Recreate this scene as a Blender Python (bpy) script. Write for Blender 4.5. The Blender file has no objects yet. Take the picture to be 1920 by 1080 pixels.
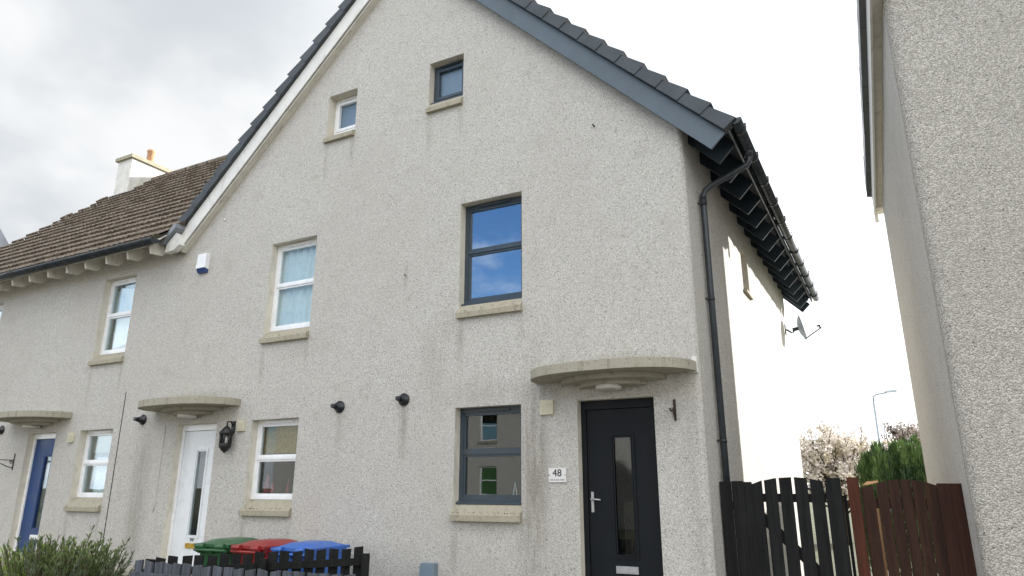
import bpy, math, random
from math import sin, cos, tan, pi, radians, sqrt, atan2, hypot
from mathutils import Vector, Matrix
rnd = random.Random(7)
S = bpy.context.scene
COL = S.collection

# ------------------------------------------------------------------ camera
cam = bpy.data.cameras.new('camera')
cam.sensor_width = 36.0
cam.lens = 1289.5 / 1920 * 36.0
cam.clip_start = 0.05
cam.clip_end = 2000
co = bpy.data.objects.new('camera', cam)
COL.objects.link(co)
co.location = (0, -7.5, 1.13)
co.rotation_euler = (radians(90 + 16.157), 0, radians(27.5566))
S.camera = co

# ------------------------------------------------------------------ light
SUN_AZ, SUN_EL = radians(35), radians(18.5)     # azimuth from +Y towards +X
SUNV = Vector((sin(SUN_AZ) * cos(SUN_EL), cos(SUN_AZ) * cos(SUN_EL), sin(SUN_EL)))
W = bpy.data.worlds.new('World')
S.world = W
W.use_nodes = True
def build_world():
    nt = W.node_tree
    nt.nodes.clear()
    N = nt.nodes.new
    L = nt.links.new
    def m(op, a, b=None, c=None):
        n = N('ShaderNodeMath'); n.operation = op
        for i, v in enumerate((a, b, c)):
            if v is None: continue
            if isinstance(v, (int, float)): n.inputs[i].default_value = v
            else: L(v, n.inputs[i])
        return n.outputs[0]
    def ss(v, a, b, lo=0., hi=1.):
        n = N('ShaderNodeMapRange'); n.interpolation_type = 'SMOOTHSTEP'
        L(v, n.inputs[0])
        for i, x in ((1, a), (2, b), (3, lo), (4, hi)): n.inputs[i].default_value = x
        return n.outputs[0]
    tc = N('ShaderNodeTexCoord')
    sky = N('ShaderNodeTexSky'); sky.sky_type = 'NISHITA'; sky.sun_disc = False
    sky.sun_elevation = SUN_EL; sky.sun_rotation = SUN_AZ
    sep = N('ShaderNodeSeparateXYZ'); L(tc.outputs['Generated'], sep.inputs[0])
    x, y, z = sep.outputs
    den = m('ADD', m('MAXIMUM', z, 0.0), 0.35)
    cmb = N('ShaderNodeCombineXYZ')
    L(m('DIVIDE', x, den), cmb.inputs[0]); L(m('DIVIDE', y, den), cmb.inputs[1])
    def noise(scale, det, rough, off):
        mp = N('ShaderNodeMapping'); mp.inputs['Location'].default_value = off
        L(cmb.outputs[0], mp.inputs[0])
        n = N('ShaderNodeTexNoise'); n.inputs['Scale'].default_value = scale
        n.inputs['Detail'].default_value = det; n.inputs['Roughness'].default_value = rough
        L(mp.outputs[0], n.inputs['Vector']); return n.outputs['Fac']
    n1 = noise(1.7, 5, .55, (3.1, 1.7, 0))
    n2 = noise(3.2, 4, .5, (7.3, 2.2, 0))
    dot = N('ShaderNodeVectorMath'); dot.operation = 'DOT_PRODUCT'
    L(tc.outputs['Generated'], dot.inputs[0]); dot.inputs[1].default_value = SUNV
    ds = dot.outputs['Value']
    glow = ss(ds, .15, .95, 0., 1.)
    # cloud cover: nearly closed on the sunny side, broken and blue on the other
    shade = ss(m('ADD', m('MULTIPLY', n1, .65), m('MULTIPLY', n2, .35)), .40, .60)
    grey = N('ShaderNodeMix'); grey.data_type = 'RGBA'
    L(shade, grey.inputs['Factor'])
    grey.inputs['A'].default_value = (CL_DARK[0], CL_DARK[1], CL_DARK[2], 1)
    grey.inputs['B'].default_value = (CL_LIGHT[0], CL_LIGHT[1], CL_LIGHT[2], 1)
    # clouds away from the sun are lit from the front and brighter
    back = ss(y, .1, -.55, 0., CL_BACK)
    gl = m('ADD', m('ADD', m('MULTIPLY', glow, CL_GLOW), 1.0), back)
    hole = N('ShaderNodeVectorMath'); hole.operation = 'DOT_PRODUCT'
    L(tc.outputs['Generated'], hole.inputs[0]); hole.inputs[1].default_value = Vector((-.52, -.80, .33)).normalized()
    gap = ss(hole.outputs['Value'], .925, .975, 0., .62)
    vm = N('ShaderNodeVectorMath'); vm.operation = 'SCALE'
    L(grey.outputs['Result'], vm.inputs[0]); L(gl, vm.inputs['Scale'])
    cover = m('SUBTRACT', m('ADD', m('MULTIPLY', m('MAXIMUM', y, -.15), .6), m('MULTIPLY', n1, 1.3)), gap)
    n3 = noise(3.4, 6, .62, (1.3, 4.4, 2.0))
    mask = m('MAXIMUM', ss(cover, .22, .52), ss(n3, .47, .74, 0., .5))
    mix = N('ShaderNodeMix'); mix.data_type = 'RGBA'
    tint = N('ShaderNodeMix'); tint.data_type = 'RGBA'; tint.blend_type = 'MULTIPLY'; tint.inputs['Factor'].default_value = 1
    L(sky.outputs[0], tint.inputs['A']); tint.inputs['B'].default_value = (.5, .72, 1.0, 1)
    L(mask, mix.inputs['Factor']); L(tint.outputs['Result'], mix.inputs['A']); L(vm.outputs[0], mix.inputs['B'])
    bg = N('ShaderNodeBackground'); bg.inputs['Strength'].default_value = .12
    L(mix.outputs['Result'], bg.inputs['Color'])
    out = N('ShaderNodeOutputWorld'); L(bg.outputs[0], out.inputs['Surface'])
CL_DARK, CL_LIGHT, CL_GLOW, CL_BACK = (2.75, 2.93, 3.1), (3.95, 4.0, 4.05), .9, 1.75
build_world()
sl = bpy.data.lights.new('sun', 'SUN')
sl.energy = 5.0; sl.angle = radians(.55); sl.color = (1, .98, .95)
so = bpy.data.objects.new('sun', sl); COL.objects.link(so)
so.rotation_euler = (radians(90) - SUN_EL, 0, radians(180) - SUN_AZ)
so.location = (20, 30, 25)
S.view_settings.view_transform = 'Standard'
S.view_settings.look = 'None'
S.view_settings.gamma = 1
S.view_settings.use_curve_mapping = False
S.view_settings.exposure = 1.03
S.render.engine = 'CYCLES'
S.cycles.max_bounces = 8
S.cycles.transparent_max_bounces = 16

# ------------------------------------------------------------------ helpers
class MB:
    """collects geometry for ONE mesh object"""
    def __init__(s): s.v = []; s.f = []; s.m = []; s.sm = []
    def poly(s, pts, m=0, smooth=False):
        i = len(s.v); s.v.extend(tuple(p) for p in pts)
        s.f.append(tuple(range(i, i + len(pts)))); s.m.append(m); s.sm.append(smooth)
    def mesh(s, vs, fs, m=0, smooth=False):
        i = len(s.v); s.v.extend(tuple(p) for p in vs)
        for f in fs:
            s.f.append(tuple(i + k for k in f)); s.m.append(m); s.sm.append(smooth)
    def box(s, x0, x1, y0, y1, z0, z1, m=0, bev=0):
        if bev:
            s.prism([(x0 + bev, y0), (x1 - bev, y0), (x1, y0 + bev), (x1, y1 - bev), (x1 - bev, y1), (x0 + bev, y1), (x0, y1 - bev), (x0, y0 + bev)], 'z', z0, z1, m); return
        vs = [(x, y, z) for z in (z0, z1) for y in (y0, y1) for x in (x0, x1)]
        s.mesh(vs, [(0, 2, 3, 1), (4, 5, 7, 6), (0, 1, 5, 4), (2, 6, 7, 3), (0, 4, 6, 2), (1, 3, 7, 5)], m)
    def prism(s, poly, axis, a, b, m=0, smooth=False, T=None):
        """poly: 2-D outline; axis: the axis it is drawn out along, from a to b"""
        def p3(p, t):
            q = {'x': (t, p[0], p[1]), 'y': (p[0], t, p[1]), 'z': (p[0], p[1], t)}[axis]
            return T(q) if T else q
        n = len(poly)
        vs = [p3(p, a) for p in poly] + [p3(p, b) for p in poly]
        i = len(s.v); s.v.extend(vs)
        s.f.append(tuple(i + k for k in range(n))[::-1]); s.m.append(m); s.sm.append(False)
        s.f.append(tuple(i + n + k for k in range(n))); s.m.append(m); s.sm.append(False)
        for k in range(n):
            k2 = (k + 1) % n
            s.f.append((i + k, i + k2, i + n + k2, i + n + k)); s.m.append(m); s.sm.append(smooth)
    def obox(s, o, ex, ey, ez, m=0):
        """box from a corner and three edge vectors"""
        o, ex, ey, ez = map(Vector, (o, ex, ey, ez))
        vs = [o + ex * i + ey * j + ez * k for k in (0, 1) for j in (0, 1) for i in (0, 1)]
        s.mesh(vs, [(0, 2, 3, 1), (4, 5, 7, 6), (0, 1, 5, 4), (2, 6, 7, 3), (0, 4, 6, 2), (1, 3, 7, 5)], m)
    def tube(s, path, r, n=10, m=0, cap=True):
        pts = [Vector(p) for p in path]
        rs = r if isinstance(r, (list, tuple)) else [r] * len(pts)
        i0 = len(s.v); up = None
        for k, p in enumerate(pts):
            d = (pts[min(k + 1, len(pts) - 1)] - pts[max(k - 1, 0)]).normalized()
            if up is None:
                up = Vector((0, 0, 1)) if abs(d.z) < .9 else Vector((1, 0, 0))
            a = d.cross(up).normalized(); b = a.cross(d).normalized(); up = b
            for j in range(n):
                t = 2 * pi * j / n
                s.v.append(tuple(p + (a * cos(t) + b * sin(t)) * rs[k]))
        for k in range(len(pts) - 1):
            for j in range(n):
                j2 = (j + 1) % n; q = i0 + k * n
                s.f.append((q + j, q + j2, q + n + j2, q + n + j)); s.m.append(m); s.sm.append(True)
        if cap:
            s.f.append(tuple(i0 + j for j in range(n))); s.m.append(m); s.sm.append(False)
            q = i0 + (len(pts) - 1) * n
            s.f.append(tuple(q + j for j in range(n))[::-1]); s.m.append(m); s.sm.append(False)
    def lathe(s, prof, c, axis='z', n=20, m=0):
        """prof: (radius, height) pairs, spun round an axis through c"""
        i0 = len(s.v)
        for r, h in prof:
            for j in range(n):
                t = 2 * pi * j / n; a, b = r * cos(t), r * sin(t)
                q = {'z': (a, b, h), 'y': (a, h, b), 'x': (h, a, b)}[axis]
                s.v.append((c[0] + q[0], c[1] + q[1], c[2] + q[2]))
        for k in range(len(prof) - 1):
            for j in range(n):
                j2 = (j + 1) % n; q = i0 + k * n
                s.f.append((q + j, q + j2, q + n + j2, q + n + j)); s.m.append(m); s.sm.append(True)
        s.f.append(tuple(i0 + j for j in range(n))); s.m.append(m); s.sm.append(False)
        q = i0 + (len(prof) - 1) * n
        s.f.append(tuple(q + j for j in range(n))); s.m.append(m); s.sm.append(False)
    def build(s, name, mats, parent=None, recalc=True):
        me = bpy.data.meshes.new(name)
        me.from_pydata(s.v, [], s.f)
        if not isinstance(mats, (list, tuple)): mats = [mats]
        for mt in mats: me.materials.append(mt)
        me.polygons.foreach_set('material_index', s.m)
        me.polygons.foreach_set('use_smooth', s.sm)
        if recalc:
            import bmesh
            b = bmesh.new(); b.from_mesh(me)
            bmesh.ops.recalc_face_normals(b, faces=b.faces); b.to_mesh(me); b.free()
        me.update()
        o = bpy.data.objects.new(name, me); COL.objects.link(o)
        if parent:
            o.parent = parent
            # parts keep their world coordinates (a part's own origin is the world's)
            if parent.type == 'EMPTY': o.matrix_parent_inverse = Matrix.Translation(-parent.location)
        return o

def thing(name, label, cat, loc=(0, 0, 0), group=None):
    o = bpy.data.objects.new(name, None); COL.objects.link(o)
    o.location = loc; o.empty_display_size = .2
    o['label'] = label; o['category'] = cat
    if group: o['group'] = group
    return o
def tag(o, label, cat, group=None):
    o['label'] = label; o['category'] = cat
    if group: o['group'] = group
    return o
def structure(o): o['kind'] = 'structure'; return o

# ------------------------------------------------------------------ materials
def lin(h):
    def c(v): return v / 12.92 if v <= .04045 else ((v + .055) / 1.055) ** 2.4
    return tuple(c(int(h[i:i + 2], 16) / 255) for i in (0, 2, 4)) + (1,)
class NT:
    def __init__(s, name):
        s.mat = bpy.data.materials.new(name); s.mat.use_nodes = True
        s.t = s.mat.node_tree; s.b = s.t.nodes['Principled BSDF']
        s.geo = s.t.nodes.new('ShaderNodeNewGeometry'); s.pos = s.geo.outputs['Position']
    def n(s, t): return s.t.nodes.new(t)
    def l(s, a, b): s.t.links.new(a, b)
    def m(s, op, a, b=None, c=None, clamp=False):
        n = s.n('ShaderNodeMath'); n.operation = op; n.use_clamp = clamp
        for i, v in enumerate((a, b, c)):
            if v is None: continue
            if isinstance(v, (int, float)): n.inputs[i].default_value = v
            else: s.l(v, n.inputs[i])
        return n.outputs[0]
    def mr(s, v, a, b, lo=0., hi=1., smooth=True):
        n = s.n('ShaderNodeMapRange')
        n.interpolation_type = 'SMOOTHSTEP' if smooth else 'LINEAR'
        s.l(v, n.inputs[0])
        for i, x in ((1, a), (2, b), (3, lo), (4, hi)): n.inputs[i].default_value = x
        return n.outputs[0]
    def map(s, scale=(1, 1, 1), loc=(0, 0, 0), rot=(0, 0, 0), vec=None):
        n = s.n('ShaderNodeMapping'); n.inputs['Scale'].default_value = scale; n.inputs['Location'].default_value = loc
        n.inputs['Rotation'].default_value = rot
        s.l(vec or s.pos, n.inputs[0]); return n.outputs[0]
    def noise(s, scale, det=3, rough=.5, vec=None):
        n = s.n('ShaderNodeTexNoise'); n.inputs['Scale'].default_value = scale
        n.inputs['Detail'].default_value = det; n.inputs['Roughness'].default_value = rough
        s.l(vec or s.pos, n.inputs['Vector']); return n.outputs['Fac']
    def vor(s, scale, vec=None, feat='F1', rand=1.0):
        n = s.n('ShaderNodeTexVoronoi'); n.inputs['Scale'].default_value = scale; n.feature = feat
        n.inputs['Randomness'].default_value = rand
        s.l(vec or s.pos, n.inputs['Vector']); return n
    def mix(s, f, a, b, mode='MIX'):
        n = s.n('ShaderNodeMix'); n.data_type = 'RGBA'; n.blend_type = mode
        for k, v in (('Factor', f), ('A', a), ('B', b)):
            if isinstance(v, (int, float)): n.inputs[k].default_value = v
            elif isinstance(v, tuple): n.inputs[k].default_value = v if len(v) == 4 else v + (1,)
            else: s.l(v, n.inputs[k])
        return n.outputs['Result']
    def bump(s, h, strength=.5, dist=.01):
        n = s.n('ShaderNodeBump'); n.inputs['Strength'].default_value = strength; n.inputs['Distance'].default_value = dist
        s.l(h, n.inputs['Height']); s.l(n.outputs[0], s.b.inputs['Normal'])
    def fin(s, col=None, rough=.6, metal=0, spec=None):
        if col is not None:
            if isinstance(col, tuple): s.b.inputs['Base Color'].default_value = col if len(col) == 4 else col + (1,)
            else: s.l(col, s.b.inputs['Base Color'])
        if isinstance(rough, (int, float)): s.b.inputs['Roughness'].default_value = rough
        else: s.l(rough, s.b.inputs['Roughness'])
        s.b.inputs['Metallic'].default_value = metal
        if spec is not None: s.b.inputs['Specular IOR Level'].default_value = spec
        return s.mat

def paint(name, col, rough=.4, var=.12, scale=6, metal=0, dirt=None, bump=0):
    """a painted / moulded surface with slight unevenness and grime"""
    t = NT(name)
    f = t.noise(scale, 4, .6)
    c = t.mix(t.mr(f, .3, .7), tuple(v * (1 - var) for v in col[:3]), tuple(min(1, v * (1 + var)) for v in col[:3]))
    if dirt:
        g = t.noise(scale * 2.3, 5, .65, t.map((1, 1, .35)))
        c = t.mix(t.mr(g, .5, .78, 0, dirt[3]), c, dirt[:3])
    if bump: t.bump(t.noise(scale * 25, 2), bump, .004)
    return t.fin(c, t.mr(f, .25, .75, max(.03, rough - .08), rough + .1), metal)

# dirt and painted shade on the wall: (cx, cz, rx, rz, strength): soft-edged patches in the wall's own x-z plane
STAINS_SHADE = [(-3.62, 1.2, .24, 1.7, .85), (-3.5, 2.2, .35, .25, .5), (-10.75, .95, .28, 1.7, .6), (-10.62, 2.2, .3, .25, .5),
          (-5.53, 1.9, .09, .45, .6), (-6.62, 1.85, .08, .4, .35), (-9.6, 2.5, 1.15, .14, .55), (-2.6, 2.53, 1.1, .1, .4),
          (-4.3, 2.25, .8, .2, .3), (-4.2, .68, .8, .15, .35), (-1.75, 1.0, .15, 1.8, .3), (-5.6, 3.95, .05, .25, .5),
          (-5.1, 2.75, .25, .7, .25), (-4.9, 3.2, .15, .35, .2), (-7.3, 3.1, .6, .16, .2), (-2.2, 2.2, .5, .2, .35), (-3.3, .3, .6, .8, .2), (-6, -.5, 9, .75, .3), (-11.9, -.5, 4, .6, .3)]  # broad low patch beside the charcoal door: shade put into the wall colour
for _x0, _x1, _z in ((-4.71, -3.77, 3.26), (-4.73, -3.79, .74), (-5.32, -4.72, 6.46), (-8.28, -7.33, 3.26), (-8.33, -7.385, .74), (-7.31, -6.72, 6.46), (-12.6, -11.67, 3.26), (-12.58, -11.65, .74)):
    STAINS_SHADE += [(_x0 + .03, _z - .3, .07, .42, .45), (_x1 - .03, _z - .22, .06, .34, .38)]
def roughcast(name, scale=112, stains_shade=True, base=('cac6bf', 'dcd9d2', '958f87')):
    t = NT(name)
    v1 = t.vor(scale); v2 = t.vor(scale * .8, t.map(loc=(5, 3, 1)))
    w1 = t.n('ShaderNodeSeparateColor'); t.l(v1.outputs['Color'], w1.inputs[0])
    w2 = t.n('ShaderNodeSeparateColor'); t.l(v2.outputs['Color'], w2.inputs[0])
    big = t.noise(.55, 5, .6); mid = t.noise(3.5, 4, .6)
    c = t.mix(w1.outputs[0], lin(base[0]), lin(base[1]))
    c = t.mix(t.mr(w1.outputs[1], .62, .95, 0, .62), c, lin(base[2]))
    c = t.mix(t.mr(w2.outputs[0], .935, .955, 0, .62), c, lin('5f5952'))      # dark chips in the dash
    c = t.mix(t.mr(w2.outputs[1], .9, .95, 0, .6), c, lin('efece4'))        # pale quartz
    c = t.mix(t.mr(v1.outputs['Distance'], .35, .75, 0, .45), c, lin('8b867f'))
    c = t.mix(t.mr(big, .35, .72, 0, .32), c, lin('b7b0a6'), 'MIX')
    c = t.mix(t.mr(mid, .5, .8, 0, .22), c, lin('8d8478'))
    if stains_shade:
        sep = t.n('ShaderNodeSeparateXYZ'); t.l(t.pos, sep.inputs[0])
        nz = t.noise(13, 5, .75, t.map((1, 1, .09)))
        acc = None
        for cx, cz, rx, rz, st in STAINS_SHADE:
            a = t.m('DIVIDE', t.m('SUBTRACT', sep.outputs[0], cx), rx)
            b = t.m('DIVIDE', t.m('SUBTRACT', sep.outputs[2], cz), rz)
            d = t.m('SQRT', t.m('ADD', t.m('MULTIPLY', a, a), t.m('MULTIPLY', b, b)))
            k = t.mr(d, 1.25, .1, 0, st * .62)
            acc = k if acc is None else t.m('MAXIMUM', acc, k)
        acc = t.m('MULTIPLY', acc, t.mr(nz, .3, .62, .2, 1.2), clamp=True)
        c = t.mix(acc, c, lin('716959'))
    h = t.m('ADD', t.m('MULTIPLY', v1.outputs['Distance'], -1), t.m('MULTIPLY', v2.outputs['Distance'], -.6))
    t.bump(h, .7, .009)
    return t.fin(c, .9)

def coarse_dash(name):
    t = NT(name)
    g = t.noise(26, 4, .7); v = t.vor(72); v2 = t.vor(45, t.map(loc=(1, 5, 2)))
    sp = t.n('ShaderNodeSeparateColor'); t.l(v.outputs['Color'], sp.inputs[0])
    s2 = t.n('ShaderNodeSeparateColor'); t.l(v2.outputs['Color'], s2.inputs[0])
    c = t.mix(sp.outputs[0], lin('aba59b'), lin('e0dad0'))
    c = t.mix(t.mr(v.outputs['Distance'], .35, .75, 0, .6), c, lin('7d776f'))
    c = t.mix(t.mr(g, .48, .68, 0, .5), c, lin('928c82'))
    c = t.mix(t.mr(t.noise(.8, 5, .6), .35, .7, 0, .3), c, lin('a39e95'))
    dot = t.m('MULTIPLY', t.mr(v2.outputs['Distance'], .5, .2), t.mr(s2.outputs[0], .965, .985))
    c = t.mix(t.m('MULTIPLY', dot, .8), c, lin('4a4641'))
    t.bump(t.m('ADD', t.m('MULTIPLY', v.outputs['Distance'], -1), g), .8, .014)
    return t.fin(c, .9)

def stone(name, col, dark):
    t = NT(name)
    c = t.mix(t.noise(5, 4), col, tuple(v * .82 for v in col[:3]) + (1,))
    c = t.mix(t.mr(t.noise(14, 6, .7), .55, .7, 0, .7), c, dark)
    c = t.mix(t.mr(t.noise(45, 3), .62, .7, 0, .6), c, lin('57534a'))
    c = t.mix(t.mr(t.noise(16, 4, .7, t.map((1, 1, .12))), .52, .72, 0, .45), c, lin('58533f'))
    t.bump(t.noise(60, 4), .4, .006)
    return t.fin(c, .9)

def tiles(name, a, b, lichen=None):
    t = NT(name)
    c = t.mix(t.mr(t.noise(2.2, 4, .6), .3, .7), a, b)
    o = t.vor(3.1, t.map((1, .3, .3)))
    sp = t.n('ShaderNodeSeparateColor'); t.l(o.outputs['Color'], sp.inputs[0])
    c = t.mix(t.mr(sp.outputs[0], 0, 1, 0, .3, False), c, tuple(v * .6 for v in b[:3]) + (1,))
    if lichen:
        c = t.mix(t.mr(t.noise(17, 5, .7), .53, .62, 0, .8), c, lin('a79a86'))
        c = t.mix(t.mr(t.noise(9, 5, .7, t.map(loc=(4, 4, 4))), .6, .66, 0, .75), c, lin('4d4a33'))
    t.bump(t.noise(70, 3), .35, .004)
    return t.fin(c, .72)

def wood(name, col, var=.4, rough=.75):
    t = NT(name)
    g = t.noise(26, 5, .65, t.map((1, 1, .06)))
    k = t.vor(3.5, t.map((2.2, 2.2, .02)))
    sp = t.n('ShaderNodeSeparateColor'); t.l(k.outputs['Color'], sp.inputs[0])
    c = t.mix(t.mr(g, .25, .75), tuple(v * (1 - var) for v in col[:3]), tuple(v * (1 + var) for v in col[:3]))
    c = t.mix(t.mr(sp.outputs[0], 0, 1, 0, .5, False), c, tuple(v * .55 for v in col[:3]))
    c = t.mix(t.mr(t.noise(3, 4), .55, .75, 0, .3), c, tuple(min(1, v * 1.7 + .008) for v in col[:3]))
    t.bump(g, .5, .005)
    return t.fin(c, rough, spec=.25)

def glass(name, tint=(1, 1, 1), refl=(.12, .75), rough=0.0):
    t = NT(name); nt = t.t
    nt.nodes.remove(t.b)
    lw = t.n('ShaderNodeLayerWeight'); lw.inputs['Blend'].default_value = .17
    gl = t.n('ShaderNodeBsdfGlossy'); gl.inputs['Roughness'].default_value = rough
    gl.inputs['Color'].default_value = (.95, .97, 1, 1)
    wob = t.noise(1.3, 2); bp = t.n('ShaderNodeBump'); bp.inputs['Strength'].default_value = .04; bp.inputs['Distance'].default_value = .02
    t.l(wob, bp.inputs['Height']); t.l(bp.outputs[0], gl.inputs['Normal'])
    tr = t.n('ShaderNodeBsdfTransparent'); tr.inputs['Color'].default_value = tint + (1,)
    mx = t.n('ShaderNodeMixShader')
    t.l(t.mr(lw.outputs['Fresnel'], 0, 1, refl[0], refl[1], False), mx.inputs[0])
    t.l(tr.outputs[0], mx.inputs[1]); t.l(gl.outputs[0], mx.inputs[2])
    t.l(mx.outputs[0], nt.nodes['Material Output'].inputs['Surface'])
    return t.mat

def leafmat(name, a, b, c2=None, rough=.6, trans=.25):
    t = NT(name)
    oi = t.vor(9)
    sp = t.n('ShaderNodeSeparateColor'); t.l(oi.outputs['Color'], sp.inputs[0])
    c = t.mix(sp.outputs[0], a, b)
    if c2: c = t.mix(t.mr(t.noise(1.6, 3), .45, .65), c, c2)
    t.l(c, t.b.inputs['Base Color']); t.b.inputs['Roughness'].default_value = rough
    tl = t.n('ShaderNodeBsdfTranslucent'); t.l(c, tl.inputs['Color'])
    mx = t.n('ShaderNodeMixShader'); mx.inputs[0].default_value = trans
    t.l(t.b.outputs[0], mx.inputs[1]); t.l(tl.outputs[0], mx.inputs[2])
    t.l(mx.outputs[0], t.t.nodes['Material Output'].inputs['Surface'])
    return t.mat

M = {}
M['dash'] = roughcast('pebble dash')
M['dash_coarse'] = coarse_dash('coarse pebble dash')
M['dash_far'] = roughcast('far pebble dash', 40, False)
M['reveal'] = paint('cream masonry paint', lin('cfc8ba'), .8, .08, 5, dirt=lin('7e7767')[:3] + (.45,), bump=.25)
M['sill'] = stone('buff sill stone', lin('aaa28f'), lin('6c6751'))
M['canopy'] = stone('painted concrete', lin('a8a292'), lin('77705c'))
M['slate'] = tiles('slate grey tiles', lin('3d4348'), lin('4c5257'))
M['brown_tile'] = tiles('weathered brown tiles', lin('4f4337'), lin('67594a'), True)
M['far_tile'] = tiles('grey far tiles', lin('6e7179'), lin('7f838c'))
M['bluegrey'] = paint('blue grey paint', lin('505c65'), .45, .1, 3, dirt=lin('39454f')[:3] + (.35,))
M['navy'] = paint('dark navy paint', lin('2b353d'), .33, .1, 4)
M['white'] = paint('white timber paint', lin('dcdad4'), .5, .05, 4, dirt=lin('9b9788')[:3] + (.55,))
M['cream_wood'] = paint('cream timber paint', lin('d6d0c4'), .6, .08, 4, dirt=lin('928a7a')[:3] + (.5,))
M['upvc'] = paint('white plastic', lin('e8e9ea'), .25, .03, 3)
M['anthracite'] = paint('anthracite frame', lin('38434b'), .35, .08, 5)
M['door_dark'] = paint('charcoal door', lin('14181c'), .5, .12, 4)
M['door_dark'].node_tree.nodes['Principled BSDF'].inputs['Specular IOR Level'].default_value = .2
M['door_white'] = paint('white door', lin('dfe2e4'), .3, .03, 3)
M['door_blue'] = paint('blue door', lin('173a6c'), .45, .12, 3)
M['black_plastic'] = paint('black plastic', lin('1d2024'), .3, .15, 8)
M['pipe'] = paint('grey black pipe', lin('33383d'), .35, .2, 5)
M['gutter_grey'] = paint('gutter plastic', lin('282d31'), .28, .2, 5)
M['iron'] = paint('black iron', lin('1b1a19'), .5, .2, 20)
M['rust'] = paint('rusty iron', lin('33261f'), .7, .3, 30)
M['lead'] = paint('lead flashing', lin('7d8288'), .5, .15, 8)
M['beige_plastic'] = paint('beige plastic', lin('c9c3ac'), .5, .06, 10)
M['steel'] = paint('brushed steel', lin('b9bbbd'), .42, .04, 30, .7)
M['brass'] = paint('brass', lin('c9a44c'), .3, .1, 20, 1)
M['chim'] = paint('white chimney render', lin('d5d2ca'), .85, .08, 4, dirt=lin('8e897b')[:3] + (.45,), bump=.4)
M['cope'] = stone('mossy cope', lin('a6a08a'), lin('6b6a3c'))
M['terracotta'] = paint('terracotta', lin('b58763'), .8, .25, 12, dirt=lin('d2c4a0')[:3] + (.9,))
M['black_wood'] = wood('black stained timber', lin('1c1c1c'), .6, .85)
M['red_wood'] = wood('red brown timber', lin('512b1c'), .4)
M['dark_red_wood'] = wood('dark red brown timber', lin('372219'), .45)
M['gate_red'] = wood('red stained boards', lin('3b2219'), .4)
M['grey_wood'] = wood('weathered grey timber', lin('54585f'), .45, .9)
M['pale_wood'] = wood('pale cut timber', lin('c99a72'), .2)
M['bin_green'] = paint('green bin', lin('2f5c38'), .35, .12, 6, dirt=lin('5b6b55')[:3] + (.75,))
M['bin_red'] = paint('red bin', lin('8e2523'), .35, .12, 6, dirt=lin('7b4f49')[:3] + (.75,))
M['bin_blue'] = paint('blue bin', lin('2f63b4'), .35, .1, 6, dirt=lin('5f7896')[:3] + (.65,))
M['glass'] = glass('window glass', (.85, .9, .9), (.035, .6))
M['glass_upper'] = glass('coated window glass', (.7, .8, .85), (.26, .9))
M['glass_frost'] = glass('frosted glass', (.85, .88, .9), (.03, .25), .3)
M['frost_grey'] = paint('obscured attic glass', lin('93a3b0'), .5, .06, 3)
M['curtain'] = paint('white voile', lin('f1f3f6'), .9, .06, 8)
M['blind'] = paint('bamboo blind', lin('a5895a'), .8, .15, 20)
M['blind_pale'] = paint('pale roller blind', lin('b5ae9f'), .8, .08, 9)
M['plaster'] = paint('dim interior plaster', lin('7b756c'), .9, .08, 1)
M['interior'] = paint('interior furniture', lin('4a3f36'), .8, .3, 3)
M['number'] = paint('black number', lin('1c1c1c'), .5, .05)
M['plaque'] = paint('white ceramic plaque', lin('dcdad6'), .3, .03, 9)
M['diffuser'] = paint('opal diffuser', lin('c9c5bd'), .3, .03)
M['alarm_blue'] = paint('blue lens', lin('35497a'), .2, .05)
M['green_blind'] = paint('green blind', lin('40663a'), .7, .1, 9)
M['moss'] = paint('dark moss', lin('4c4a33'), .95, .4, 30)
M['meter'] = paint('grey blue plastic box', lin('74838f'), .45, .06, 6)
M['dish'] = paint('dish grey metal', lin('8f98a5'), .35, .08, 6)
M['galv'] = paint('galvanised steel', lin('a8b2b8'), .4, .1, 10, .6)
M['bark'] = wood('dark bark', lin('4c4037'), .4, .9)
M['bright_items'] = paint('kitchen bottles', lin('8a2f35'), .3, .5, 30)
M['green_items'] = paint('green kitchen bottles', lin('3f8d50'), .3, .3, 30)

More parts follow.
